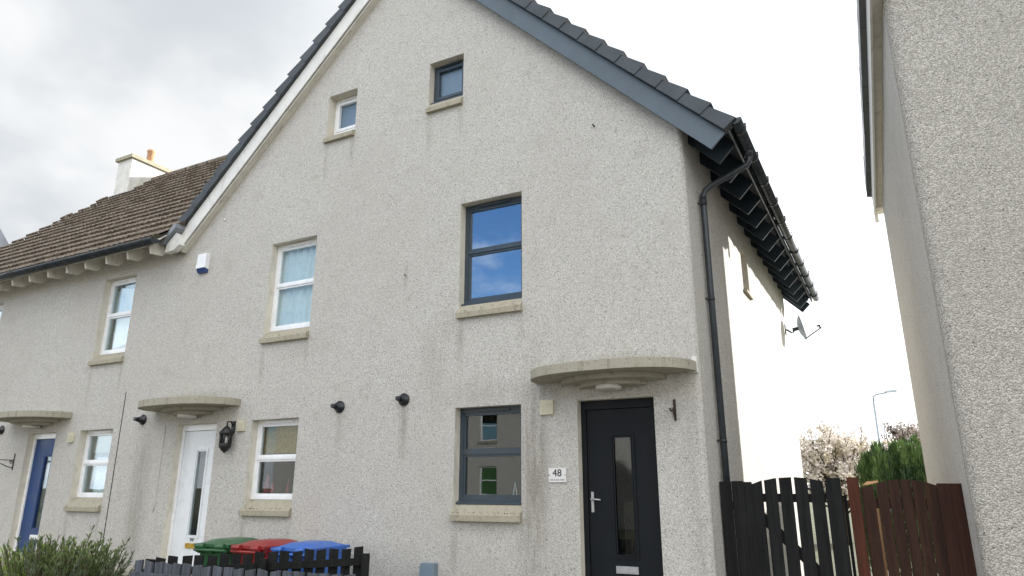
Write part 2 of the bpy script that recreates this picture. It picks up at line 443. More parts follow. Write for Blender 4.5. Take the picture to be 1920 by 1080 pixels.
# ------------------------------------------------------------------ ground
def build_ground():
    t = NT('garden ground')
    n = t.noise(1.2, 5, .6); g = t.noise(35, 4, .7)
    c = t.mix(t.mr(n, .4, .62), lin('5a5f3c'), lin('6f6a5a'))
    c = t.mix(t.mr(g, .4, .7, 0, .5), c, lin('39402a')); t.bump(g, .8, .03); t.fin(c, .95)
    b = MB(); R = 700; zg = -.6
    b.poly([(-R, -R, zg), (R, -R, zg), (R, R, zg), (-R, R, zg)])
    structure(b.build('ground', t.mat))
    t = NT('concrete paving')
    br = t.n('ShaderNodeTexBrick'); br.inputs['Scale'].default_value = 1.0
    br.inputs['Brick Width'].default_value = .6; br.inputs['Row Height'].default_value = .6; br.offset = .5
    br.inputs['Mortar Size'].default_value = .012
    br.inputs['Color1'].default_value = lin('a5a199'); br.inputs['Color2'].default_value = lin('97938b'); br.inputs['Mortar'].default_value = lin('55524b')
    t.l(t.pos, br.inputs['Vector'])
    c = t.mix(t.mr(t.noise(6, 5, .7), .45, .75, 0, .5), br.outputs['Color'], lin('6e6a5f'))
    t.bump(t.noise(50, 3), .3, .005)
    pav = t.fin(c, .9)
    b = MB()
    b.box(-8.9, -1.0, -2.3, -.02, zg - .2, zg + .006)
    b.box(-1.0, .3, -2.3, 4.8, zg - .2, zg + .010)
    b.box(-40, 12, -5.2, -3.2, zg - .2, zg + .04)
    structure(b.build('path', pav))
    t = NT('asphalt')
    c = t.mix(t.noise(60, 3, .7), lin('3c3c3d'), lin('55555a')); t.bump(t.noise(90, 2), .5, .006)
    b = MB(); b.box(-80, 60, -14, -5.4, zg - .2, zg + .004)
    structure(b.build('road', t.fin(c, .9)))
    for i, (x0, x1) in enumerate(((-3.3, -1.9), (-10.3, -8.85), (-14.6, -13.0))):
        b = MB()
        for k in range(3):
            b.box(x0, x1, -1.25 + .3 * k - (0 if k else .3), -.005, zg + .006 + .19 * k, zg + .006 + .19 * (k + 1) - .003 * (k == 2))
        o = b.build('doorstep', M['canopy'])
        structure(o)
build_ground()

# ------------------------------------------------------------------ wall panels with openings
def clip(poly, fn):
    out = []
    for i in range(len(poly)):
        a, b = poly[i], poly[(i + 1) % len(poly)]; fa, fb = fn(a), fn(b)
        if fa >= 0: out.append(a)
        if (fa >= 0) != (fb >= 0):
            t = fa / (fa - fb); out.append((a[0] + (b[0] - a[0]) * t, a[1] + (b[1] - a[1]) * t))
    return out
def wall_panel(b, u0, u1, z0, z1, holes, P, depth, limits=(), m=0, mr=1, thick=.28):
    """rough-cast face with openings, smooth reveals, inner face; P(u, d, z) -> point (d = depth into the wall)"""
    us = sorted({u0, u1, *[h[0] for h in holes], *[h[1] for h in holes]})
    zs = sorted({z0, z1, *[h[2] for h in holes], *[h[3] for h in holes]})
    for i in range(len(us) - 1):
        for j in range(len(zs) - 1):
            cu, cz = (us[i] + us[i + 1]) / 2, (zs[j] + zs[j + 1]) / 2
            if any(h[0] < cu < h[1] and h[2] < cz < h[3] for h in holes): continue
            q = [(us[i], zs[j]), (us[i + 1], zs[j]), (us[i + 1], zs[j + 1]), (us[i], zs[j + 1])]
            for f in limits: q = clip(q, f)
            if len(q) < 3: continue
            b.poly([P(u, 0, z) for u, z in q], m)
            b.poly([P(u, thick, z) for u, z in q][::-1], 2)
    for a, c, e, f in holes:
        b.poly([P(a, 0, e), P(a, thick, e), P(a, thick, f), P(a, 0, f)], mr)
        b.poly([P(c, 0, e), P(c, 0, f), P(c, thick, f), P(c, thick, e)], mr)
        b.poly([P(a, 0, f), P(a, thick, f), P(c, thick, f), P(c, 0, f)], mr)
        b.poly([P(a, 0, e), P(c, 0, e), P(c, thick, e), P(a, thick, e)], mr)
FRONT = lambda u, d, z: (u, d, z)
APX, APZ, SR, SLF = -5.83, 9.45, 1.01, .955
rakeR = lambda p: (APZ + .12 - SR * (p[0] - APX)) - p[1]
rakeL = lambda p: (APZ + .12 - SLF * (APX - p[0])) - p[1]
SK = .017                                     # the side wall is not quite square to the front
XS = lambda y: -1.62 + SK * y
YB = 8.35
ZG = -.7

TYPES = dict(g=(.74, .96, 2.1), u=(3.26, 3.48, 4.9), a=(6.46, 6.68, 7.32))

# ------------------------------------------------------------------ windows
FY = .13
def window(house, x0, x1, typ, mat, gmat, two=True, cill=False, inside=None, yoff=0, label=None, moss=0):
    zb, zf, zt = TYPES[typ]
    y = FY + yoff
    b = MB()
    w = .052
    b.box(x0, x0 + w, y, y + .07, zf, zt, 0); b.box(x1 - w, x1, y, y + .07, zf, zt, 0)
    b.box(x0 + w, x1 - w, y, y + .07, zf, zf + w, 0); b.box(x0 + w, x1 - w, y, y + .07, zt - w - .012, zt, 0)
    zi0, zi1 = zf + w, zt - w - .012
    zm = zi0 + (zi1 - zi0) * .52
    lights = [(zi0, zm - .02), (zm + .02, zi1)] if two else [(zi0, zi1)]
    if two: b.box(x0 + w, x1 - w, y - .004, y + .066, zm - .02, zm + .02, 0)
    sw = .03 if two else .045
    for a, c in lights:                       # opening sashes stand a little behind the frame
        ys = y + .012 if two else y - .012
        b.box(x0 + w, x0 + w + sw, ys, ys + .05, a, c, 0); b.box(x1 - w - sw, x1 - w, ys, ys + .05, a, c, 0)
        b.box(x0 + w + sw, x1 - w - sw, ys, ys + .05, a, a + sw, 0); b.box(x0 + w + sw, x1 - w - sw, ys, ys + .05, c - sw, c, 0)
    if cill: b.prism([(y - .075, zf - .03), (y + .02, zf - .03), (y + .02, zf), (y - .004, zf + .012), (y - .075, zf - .008)], 'x', x0 + .002, x1 - .002)
    o = b.build('window', mat, house)
    if label: o['label'] = label
    for a, c in lights:
        g = MB(); g.box(x0 + w + sw - .004, x1 - w - sw + .004, y + .03, y + .038, a + sw - .004, c - sw + .004)
        g.build('pane', gmat, o)
    v = MB(); xm = (x0 + x1) / 2; vw = (x1 - x0) * .27
    v.box(xm - vw, xm + vw, y - .022, y - .001, zt - .05, zt - .026); v.box(xm - vw * .95, xm + vw * .95, y - .03, y - .022, zt - .046, zt - .036)
    v.build('trickle_vent', mat, o)
    s = MB()
    s.prism([(-.06, zb), (.28, zb), (.28, zf - .035 if cill else zf - .003), (y - .08 if cill else y - .002, zf - .035 if cill else zf - .004), (-.045, zb + .085), (-.06, zb + .07)], 'x', x0 - .012, x1 + .004)
    for k in range(moss):
        x = rnd.uniform(x0 + .01, x1 - .01); tt = abs(rnd.gauss(0, .25)); yy = -.035 + .12 * tt
        zz = zb + .087 + (zf - .035 - zb - .085) * tt * .62; r = rnd.uniform(.004, .013)
        s.lathe([(r * .6, zz - .012), (r, zz + r * .3), (r * .5, zz + r * .9)], (x, yy, 0), 'z', 6, 1)
    s.build('sill', [M['sill'], M['moss']], o)
    yi = y + .11
    if inside == 'curtain':
        c = MB(); n = 90; vs = []; fs = []
        for i in range(n + 1):
            u = i / n; x = x0 - .05 + (x1 - x0 + .1) * u
            yy = yi + .022 * sin(u * 46) + .01 * sin(u * 113)
            vs += [(x, yy, zf - .1), (x, yy, zt + .1)]
            if i: fs.append((2 * i - 2, 2 * i, 2 * i + 1, 2 * i - 1))
        c.mesh(vs, fs, 0, True); c.build('curtain', M['curtain'], o)
    elif inside == 'lace':
        c = MB(); n = 40; vs = []; fs = []
        for i in range(n + 1):
            u = i / n; x = x0 + .05 + (x1 - x0) * u
            yy = yi + .02 * sin(u * 40)
            vs += [(x, yy, zm + .02 - .06 * abs(sin(u * 9))), (x, yy, zt - .12 - .05 * abs(cos(u * 7)))]
            if i: fs.append((2 * i - 2, 2 * i, 2 * i + 1, 2 * i - 1))
        for i in range(n):                     # looped back below the rail
            u, u2 = i / n, (i + 1) / n
            vs2 = [(x0 + .08 + (x1 - x0) * q, yi + .05, zf + .15 + .5 * q ** 2 * (zm - zf)) for q in (u, u2)] + [(x0 + .08 + (x1 - x0) * q, yi + .05, zm + .05) for q in (u2, u)]
            c.poly(vs2, 0, True)
        c.mesh(vs, fs, 0, True); c.build('curtain', M['curtain'], o)
    elif inside == 'bamboo':
        c = MB()
        for k in range(16):
            z = zt - .04 - k * .028
            c.box(x0 - .02, x1 + .02, yi - .004 * (k % 2), yi + .008, z - .026, z)
        c.build('blind', M['blind'], o)
        for k, (u, hh, rr) in enumerate(((.18, .36, .05), (.3, .24, .04), (.62, .3, .02))):
            c = MB(); x = x0 + (x1 - x0) * u
            c.lathe([(rr, zf), (rr, zf + hh * .65), (rr * .4, zf + hh * .8), (rr * .4, zf + hh)], (x, yi + .02, 0), 'z', 10)
            c.build('bottle', M['bright_items'], o)
        for u in (.78, .9):
            c = MB(); c.lathe([(.045, zf), (.045, zf + .2), (.02, zf + .23)], (x0 + (x1 - x0) * u, yi + .02, 0), 'z', 10)
            c.build('bottle', M['green_items'], o)
    elif inside == 'roller':
        c = MB(); c.box(x0 - .02, x1 + .02, yi, yi + .006, zm + .2, zt); c.box(x0 - .02, x1 + .02, yi - .006, yi + .012, zm + .18, zm + .2); c.build('blind', M['blind_pale'], o)
        c = MB(); n = 24; vs = []; fs = []
        for i in range(n + 1):
            u = i / n; x = x0 + (x1 - x0) * (.2 + .35 * u); yy = yi + .05 + .02 * sin(u * 25)
            vs += [(x, yy, zf - .05), (x - .05, yy, zm + .1)]
            if i: fs.append((2 * i - 2, 2 * i, 2 * i + 1, 2 * i - 1))
        c.mesh(vs, fs, 0, True); c.build('curtain', M['curtain'], o)
    elif inside == 'stand':
        c = MB()
        for u in (.78, .9): 
            x = x0 + (x1 - x0) * u
            c.tube([(x - .04, yi, zf), (x, yi, zf + .22), (x + .04, yi, zf)], .008, 6)
        c.build('ornament', M['curtain'], o)
    elif inside == 'frost':
        c = MB(); c.box(x0 + .02, x1 - .02, y + .05, y + .056, zf + .02, zt - .02); c.build('obscured_glass', M['frost_grey'], o)
    return o

# ------------------------------------------------------------------ doors
DY = .11
def text_mesh(txt, size, ext, font_bold=False):
    cu = bpy.data.curves.new('txt', 'FONT'); cu.body = txt; cu.size = size; cu.extrude = ext
    cu.align_x = 'CENTER'; cu.align_y = 'CENTER'; cu.resolution_u = 3
    o = bpy.data.objects.new('txt', cu); COL.objects.link(o)
    dg = bpy.context.evaluated_depsgraph_get(); dg.update()
    me = o.evaluated_get(dg).to_mesh()
    vs = [tuple(v.co) for v in me.vertices]; fs = [tuple(p.vertices) for p in me.polygons]
    o.evaluated_get(dg).to_mesh_clear()
    bpy.data.objects.remove(o); bpy.data.curves.remove(cu)
    return vs, fs
def door(house, x0, x1, leafm, framem, plate, pane=(.40, .67), handle=True, digits=None):
    zt, z0 = 2.1, -.02
    y = DY
    f = MB(); w = .06
    f.box(x0, x0 + w, y, y + .08, z0, zt); f.box(x1 - w, x1, y, y + .08, z0, zt); f.box(x0 + w, x1 - w, y, y + .08, zt - .075, zt)
    f.box(x0 + w, x1 - w, y - .008, y + .08, zt - .1, zt - .075)
    f.box(x0, x1, y - .03, y + .08, z0 - .03, z0 + .02)
    f.build('door_frame', framem, house)
    xa, xb = x0 + w + .004, x1 - w - .004; zb, ztt = z0 + .024, zt - .104
    wd = xb - xa
    pa, pb = xa + wd * pane[0], xa + wd * pane[1]; pz0, pz1 = .42, 1.68
    yl = y + .022
    b = MB()
    b.box(xa, pa, yl, yl + .045, zb, ztt); b.box(pb, xb, yl, yl + .045, zb, ztt)
    b.box(pa, pb, yl, yl + .045, zb, pz0); b.box(pa, pb, yl, yl + .045, pz1, ztt)
    for q, d, r in ((.0, .012, .022), (.03, .006, .012)):   # raised moulding round the light
        a0, a1, c0, c1 = pa - .035 + q, pb + .035 - q, pz0 - .035 + q, pz1 + .035 - q
        b.box(a0, a0 + r, yl - d, yl, c0, c1); b.box(a1 - r, a1, yl - d, yl, c0, c1)
        b.box(a0 + r, a1 - r, yl - d, yl, c0, c0 + r); b.box(a0 + r, a1 - r, yl - d, yl, c1 - r, c1)
    o = b.build('door', leafm, house)
    g = MB(); g.box(pa - .002, pb + .002, yl + .014, yl + .022, pz0 - .002, pz1 + .002); g.build('pane', M['glass'], o)
    g = MB(); g.box(pa - .01, pb + .01, yl + .3, yl + .31, pz0 - .3, pz0 + .55); g.build('hall_furniture', M['interior'], o)
    p = MB(); xm = (pa + pb) / 2
    p.box(xm - .125, xm + .125, yl - .012, yl, .235, .31); p.box(xm - .11, xm + .11, yl - .018, yl - .012, .25, .3)
    p.build('letterbox', M[plate], o)
    if handle:
        h = MB(); hx = xa + .045
        h.box(hx - .015, hx + .015, yl - .012, yl, .86, 1.08)
        h.lathe([(.012, yl - .05), (.012, yl - .01)], (hx, 0, 1.0), 'y', 10)
        h.tube([(hx, yl - .05, 1.0), (hx + .05, yl - .055, 1.0), (hx + .11, yl - .05, .995)], .009, 8)
        h.build('handle', M['steel'], o)
        h = MB(); h.lathe([(.008, yl - .02), (.008, yl)], (xa - .03, 0, 1.22), 'y', 8); h.build('hinge_pin', M['steel'], o)
    if digits:
        vs, fs = text_mesh(digits, .085, .002)
        d = MB(); d.mesh([(xm + v[0], yl - .004 - v[2], .365 + v[1]) for v in vs], fs); d.build('door_number', M['number'], o, False)
    return o

def canopy(house, cx, hw, proj=.66):
    def ell(a, bb, n=36): return [(cx + a * cos(pi + pi * k / n), -.002 + bb * sin(pi + pi * k / n) * 1.0) for k in range(n + 1)]
    b = MB()
    def slab(a, bb, z0, z1):
        e = ell(a, bb); n = len(e)
        b.prism(e, 'z', z0, z1)
    e = [(cx + hw * s * (abs(c) ** .75), -.002 - proj * (abs(q) ** .9)) for s, c, q in
         [((-1 if k < 18 else 1), cos(pi + pi * k / 36), sin(pi + pi * k / 36)) for k in range(37)]]
    b.prism(e, 'z', 2.33, 2.435)
    slab(.62, .43, 2.275, 2.331); slab(.40, .29, 2.225, 2.276)
    o = b.build('canopy', M['canopy'], house)
    l = MB(); l.lathe([(.15, 2.226), (.15, 2.195), (.13, 2.18), (.0, 2.176)], (cx, -.15, 0), 'z', 24); l.build('canopy_lamp', M['diffuser'], o)
    return o

def flue(house, x, z):
    b = MB(); b.lathe([(.085, -.001), (.085, -.018), (.05, -.03), (.045, -.1), (.04, -.105)], (x, 0, z), 'y', 18)
    b.lathe([(.03, -.1), (.033, -.15), (.028, -.165)], (x, 0, z), 'y', 14)
    return b.build('flue_terminal', M['black_plastic'], house)
def vent(house, x, z, s=.17):
    b = MB(); h = s / 2
    b.box(x - h, x + h, -.035, -.001, z - h, z + h)
    for k in range(9): b.box(x - h + .018, x + h - .018, -.041, -.035, z - h + .022 + k * (s - .04) / 9, z - h + .03 + k * (s - .04) / 9)
    return b.build('vent_grille', M['beige_plastic'], house)

# ------------------------------------------------------------------ roof slopes made of overlapping courses
def gable_slope(b, sgn, slope, y0, y1, smin, gauge=.355, ndeep=.13, tile=.33):
    """one slope of the front-facing gable; sgn +1 falls towards +x"""
    A = sqrt(1 + slope * slope); ux, uz = sgn / A, -slope / A; nx, nz = sgn * slope / A, 1 / A
    top = APZ + .53
    def P(s, n, y): return (APX + ux * s + nx * n, y, top + uz * s + nz * n)
    n = int(smin / gauge + .5)
    for k in range(n):
        s1 = smin - k * gauge; s0 = max(0.0, s1 - gauge - .06); sc = max(0.0, s1 - gauge); yl = y0 - .012
        L = s1 - s0
        # verge cap, deeper, with its own step
        pr = [(sc, .0), (sc, -ndeep), (s1 - .004, -ndeep + .004), (s1 + .016, .052)]
        vs = [P(s, q, (y0 if i < 2 else yl)) for i, (s, q) in enumerate(pr)] + [P(s, q, y0 + .14) for s, q in pr]
        b.mesh(vs, [(0, 1, 2, 3), (7, 6, 5, 4), (0, 3, 7, 4), (3, 2, 6, 7), (1, 5, 6, 2)])
        yy = y0 + .14; j = 0
        while yy < y1:
            ye = min(yy + tile, y1)
            d = rnd.uniform(-.003, .003); pr = [(s0, -.03), (s1, -.005), (s1 + d, .03 + d), (s0, .0)]
            g = .003
            vs = [P(s, q, t) for t in (yy + g, ye - g) for s, q in pr]
            b.mesh(vs, [(3, 2, 1, 0), (4, 5, 6, 7), (2, 3, 7, 6), (1, 2, 6, 5), (0, 1, 5, 4)])
            yy = ye
    pr = [(0, -.035), (smin - .02, -.035), (smin - .02, -.06), (0, -.06)]
    vs = [P(s, q, t) for t in (y0 + .05, y1) for s, q in pr]
    b.mesh(vs, [(0, 1, 2, 3), (7, 6, 5, 4), (0, 4, 5, 1), (2, 6, 7, 3), (1, 5, 6, 2)])
    return P

# ================================================================== house 48
def house_48():
    H = thing('terrace_house', 'pebble-dashed end house numbered 48 with charcoal door, dark window frames and blue-grey bargeboard', 'house', (-3.7, 4, ZG))
    holes = []
    W48 = dict(C=(-4.71, -3.77, 'u'), E=(-4.73, -3.79, 'g'), A=(-5.32, -4.72, 'a'))
    for a, c, t in W48.values(): holes.append((a, c, TYPES[t][0], TYPES[t][2]))
    holes.append((-3.06, -2.15, -.05, 2.1))
    b = MB()
    R = .07
    wall_panel(b, APX, -1.62 - R, ZG, 9.7, holes, FRONT, .28, [rakeR])
    for k in range(6):                        # bull-nosed corner
        a0, a1 = (pi / 2) * k / 6, (pi / 2) * (k + 1) / 6
        q = [(-1.62 - R + R * sin(a), R - R * cos(a)) for a in (a0, a1)]
        b.poly([(q[0][0], q[0][1], ZG), (q[1][0], q[1][1], ZG), (q[1][0], q[1][1], 5.45), (q[0][0], q[0][1], 5.45)], 0, True)
    SIDE = lambda u, d, z: (XS(u) - d, u, z)
    wall_panel(b, R, YB, ZG, 5.42, [(3.3, 3.86, 4.05, 4.8)], SIDE, .28)
    b.poly([(APX, YB, ZG), (XS(YB), YB, ZG), (XS(YB), YB, 5.4), (APX, YB, 9.7)], 0)
    b.poly([(APX, .28, ZG), (APX, .28, 9.6), (APX, YB, 9.6), (APX, YB, ZG)], 2)
    for z in (2.55, 5.35): b.poly([(APX, .28, z), (-1.9, .28, z), (-1.8, YB - .02, z), (APX, YB - .02, z)], 2)
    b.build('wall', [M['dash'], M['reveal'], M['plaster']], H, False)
    window(H, *W48['C'], M['anthracite'], M['glass_upper'], True, True, None, moss=45)
    window(H, *W48['E'], M['anthracite'], M['glass'], True, True, 'stand', moss=110)
    window(H, *W48['A'], M['anthracite'], M['glass_frost'], False, True, 'frost')
    w = MB()                                  # little window in the side wall
    x = XS(3.6)
    for q in ((3.3, 3.35, 4.13, 4.8), (3.81, 3.86, 4.13, 4.8), (3.35, 3.81, 4.13, 4.18), (3.35, 3.81, 4.75, 4.8)):
        w.box(x - .2, x - .14, q[0], q[1], q[2], q[3])
    o = w.build('window', M['anthracite'], H)
    g = MB(); g.box(x - .18, x - .172, 3.34, 3.82, 4.17, 4.76); g.build('pane', M['glass'], o)
    g = MB(); g.prism([(x - .28, 4.05), (x + .05, 4.05), (x + .05, 4.09), (x - .14, 4.128), (x - .28, 4.128)], 'y', 3.29, 3.87); g.build('sill', M['sill'], o)
    door(H, -3.06, -2.15, M['door_dark'], M['door_dark'], 'steel')
    c = canopy(H, -2.61, .97)
    fl = MB(); fl.box(-1.69, -1.635, -.05, -.003, 2.32, 2.5); fl.box(-1.735, -1.69, -.06, -.003, 2.328, 2.43); fl.build('end_flashing', M['white'], c)
    flue(H, -5.53, 2.25)
    vent(H, -3.44, 2.04)
    # roof
    b = MB(); P = gable_slope(b, 1, SR, -.2, YB + .35, 6.85)
    b.build('roof', M['slate'], H)
    # bargeboard: hangs in front of the wall under the verge
    A = sqrt(1 + SR * SR); ux, uz = 1 / A, -SR / A
    b = MB()
    def rk(x): return APZ - SR * (x - APX)
    xe = -1.27
    pr = [(APX, rk(APX)), (xe, rk(xe)), (xe + .165, rk(xe) + .165), (xe + .15, rk(xe + .15) + .34), (APX, APZ + .34)]
    b.prism(pr, 'y', -.145, -.115)
    b.build('bargeboard', M['bluegrey'], H)
    b = MB(); b.prism([(APX, rk(APX) + .05), (xe - .1, rk(xe - .1) + .05), (xe - .1, rk(xe - .1) + .07), (APX, rk(APX) + .07)], 'y', -.114, .0)
    b.build('verge_soffit', M['navy'], H)
    # rear bargeboard
    b = MB(); b.prism([(p[0] + SK * YB, p[1]) for p in pr], 'y', YB + .2, YB + .23); b.build('bargeboard', M['navy'], H)
    # exposed rafter feet along the eaves
    for k in range(14):
        y = .31 + .605 * k
        dx = SK * y
        b = MB()
        b.prism([(-1.27 + dx, 4.855), (-1.075 + dx, 5.06), (-1.075 + dx, 5.09), (-1.64 + dx, 5.66), (-1.64 + dx, 5.225)], 'y', y - .018, y + .018)
        b.build('rafter_foot', M['navy'], H)
    b = MB()
    T = lambda q: (q[0] + SK * q[1], q[1], q[2])
    b.prism([(-1.06, 5.10), (-1.06, 5.12), (-1.7, 5.76), (-1.7, 5.72)], 'y', -.11, YB + .2, T=T)
    b.build('eaves_board', M['navy'], H)
    b = MB(); b.prism([(-1.072, 5.045), (-1.052, 5.045), (-1.052, 5.15), (-1.072, 5.15)], 'y', -.11, YB + .2, T=T); b.build('fascia', M['navy'], H)
    # gutter
    def gutter_prof(r, t):
        o = [(r * cos(pi + pi * k / 10), r * sin(pi + pi * k / 10)) for k in range(11)]
        i = [((r - t) * cos(2 * pi - pi * k / 10), (r - t) * sin(2 * pi - pi * k / 10)) for k in range(11)]
        return o + i
    gx, gz = -.978, 5.15
    b = MB(); b.prism([(gx + p[0], gz + p[1]) for p in gutter_prof(.07, .006)], 'y', -.16, YB + .3, smooth=True, T=T)
    b.prism([(gx + .071 * cos(pi + pi * k / 10), gz + .071 * sin(pi + pi * k / 10)) for k in range(11)], 'y', -.172, -.16, T=T)
    g = b.build('gutter', M['gutter_grey'], H)
    for k in range(11):
        y = .1 + .81 * k
        b = MB(); b.prism([(gx + SK * y + p[0], gz + p[1]) for p in gutter_prof(.08, .01)], 'y', y - .02, y + .02)
        b.box(gx + SK * y + .055, gx + SK * y + .08, y - .015, y + .015, gz - .005, gz + .05)
        b.build('gutter_bracket', M['black_plastic'], g)
    # downpipe with swan neck
    yp = .62; xp = XS(yp) + .06
    xg = gx + SK * yp
    path = [(xg, yp, gz - .05), (xg, yp, gz - .17), (xg - .03, yp, gz - .23), (xg - .1, yp - .01, gz - .27),
            (xp + .12, yp - .02, gz - .42), (xp + .04, yp - .02, gz - .47), (xp, yp - .02, gz - .55), (xp, yp - .02, gz - .75), (xp, yp - .02, -.6)]
    b = MB(); b.tube(path, .039, 14)
    b.tube([(xg, yp, gz + .0), (xg, yp, gz - .13)], .05, 14)
    b.tube([(xp, yp - .02, gz - .56), (xp, yp - .02, gz - .68)], .042, 14)
    dp = b.build('downpipe', M['pipe'], H)
    for z in (4.5, 3.28, 1.63):
        b = MB(); b.tube([(xp, yp - .02, z - .02), (xp, yp - .02, z + .02)], .043, 14); b.box(xp - .1, xp + .0, yp - .075, yp - .06, z - .012, z + .012)
        b.build('pipe_clip', M['black_plastic'], dp)
    return H
house_48()

# ================================================================== white-door house
JX = -11.45
def house_white():
    H = thing('terrace_house', 'pebble-dashed middle house with white door, white-framed windows and white bargeboard', 'house', (-8.6, 4, ZG))
    WW = dict(D=(-8.28, -7.33, 'u'), F=(-8.33, -7.385, 'g'), B=(-7.31, -6.72, 'a'))
    holes = [(a, c, TYPES[t][0], TYPES[t][2]) for a, c, t in WW.values()] + [(-10.0, -9.08, -.05, 2.1)]
    b = MB()
    lim = lambda p: max(rakeL(p), (5.3 - p[1]))
    wall_panel(b, -10.2, APX, ZG, 9.7, holes, FRONT, .28, [rakeL])
    wall_panel(b, JX, -10.2, ZG, 5.42, [], FRONT, .28)
    b.poly([(JX, .28, ZG), (JX, .28, 5.4), (JX, YB, 5.4), (JX, YB, ZG)], 2)
    b.poly([(JX, YB, ZG), (APX, YB, ZG), (APX, YB, 9.7), (-10.2, YB, 5.4), (JX, YB, 5.4)], 0)
    for z in (2.55, 5.35): b.poly([(JX, .28, z), (APX, .28, z), (APX, YB - .02, z), (JX, YB - .02, z)], 2)
    b.build('wall', [M['dash'], M['reveal'], M['plaster']], H, False)
    window(H, *WW['D'], M['upvc'], M['glass'], True, False, 'curtain', moss=40)
    window(H, *WW['F'], M['upvc'], M['glass'], True, False, 'bamboo', moss=80)
    window(H, *WW['B'], M['upvc'], M['glass_frost'], False, False, 'frost', .04)
    door(H, -10.0, -9.08, M['door_white'], M['upvc'], 'brass', (.42, .68), False, '50')
    canopy(H, -9.6, .99)
    flue(H, -6.63, 2.21); flue(H, -10.88, 2.215)
    vent(H, -8.53, 2.02, .15)
    b = MB(); b.tube([(-10.28, -.012, 2.1), (-10.285, -.014, 1.5), (-10.29, -.012, .9), (-10.3, -.012, .75)], .006, 6); b.build('cable', M['cream_wood'], H)
    b = MB(); gable_slope(b, -1, SLF, -.2, YB + .35, 6.65); b.build('roof', M['slate'], H)
    def rk(x): return APZ - SLF * (APX - x)
    xe = -10.36
    b = MB(); b.prism([(APX, rk(APX)), (APX, APZ + .34), (xe, rk(xe) + .34), (xe, rk(xe))], 'y', -.145, -.115); b.build('bargeboard', M['white'], H)
    b = MB(); b.prism([(APX, rk(APX) - .05), (APX, rk(APX) - .03), (xe, rk(xe) - .03), (xe, rk(xe) - .05)], 'y', -.12, .0)
    b.box(xe, xe + .02, -.114, 0, rk(xe) - .03, rk(xe) + .3); b.build('verge_soffit', M['cream_wood'], H)
    # boxed end where the rake meets the neighbouring eaves
    b = MB(); b.prism([(-10.59, 5.05), (-10.37, 5.06), (-10.24, 5.15), (-10.36, 5.38), (-10.57, 5.2)], 'y', -.26, -.146); b.build('eaves_box', M['white'], H)
    b = MB(); b.prism([(-10.66, 5.2), (-10.6, 5.2), (-10.3, 5.45), (-10.3, 5.52), (-10.36, 5.52)], 'y', -.33, -.15); b.build('flashing', M['lead'], H)
    return H
house_white()

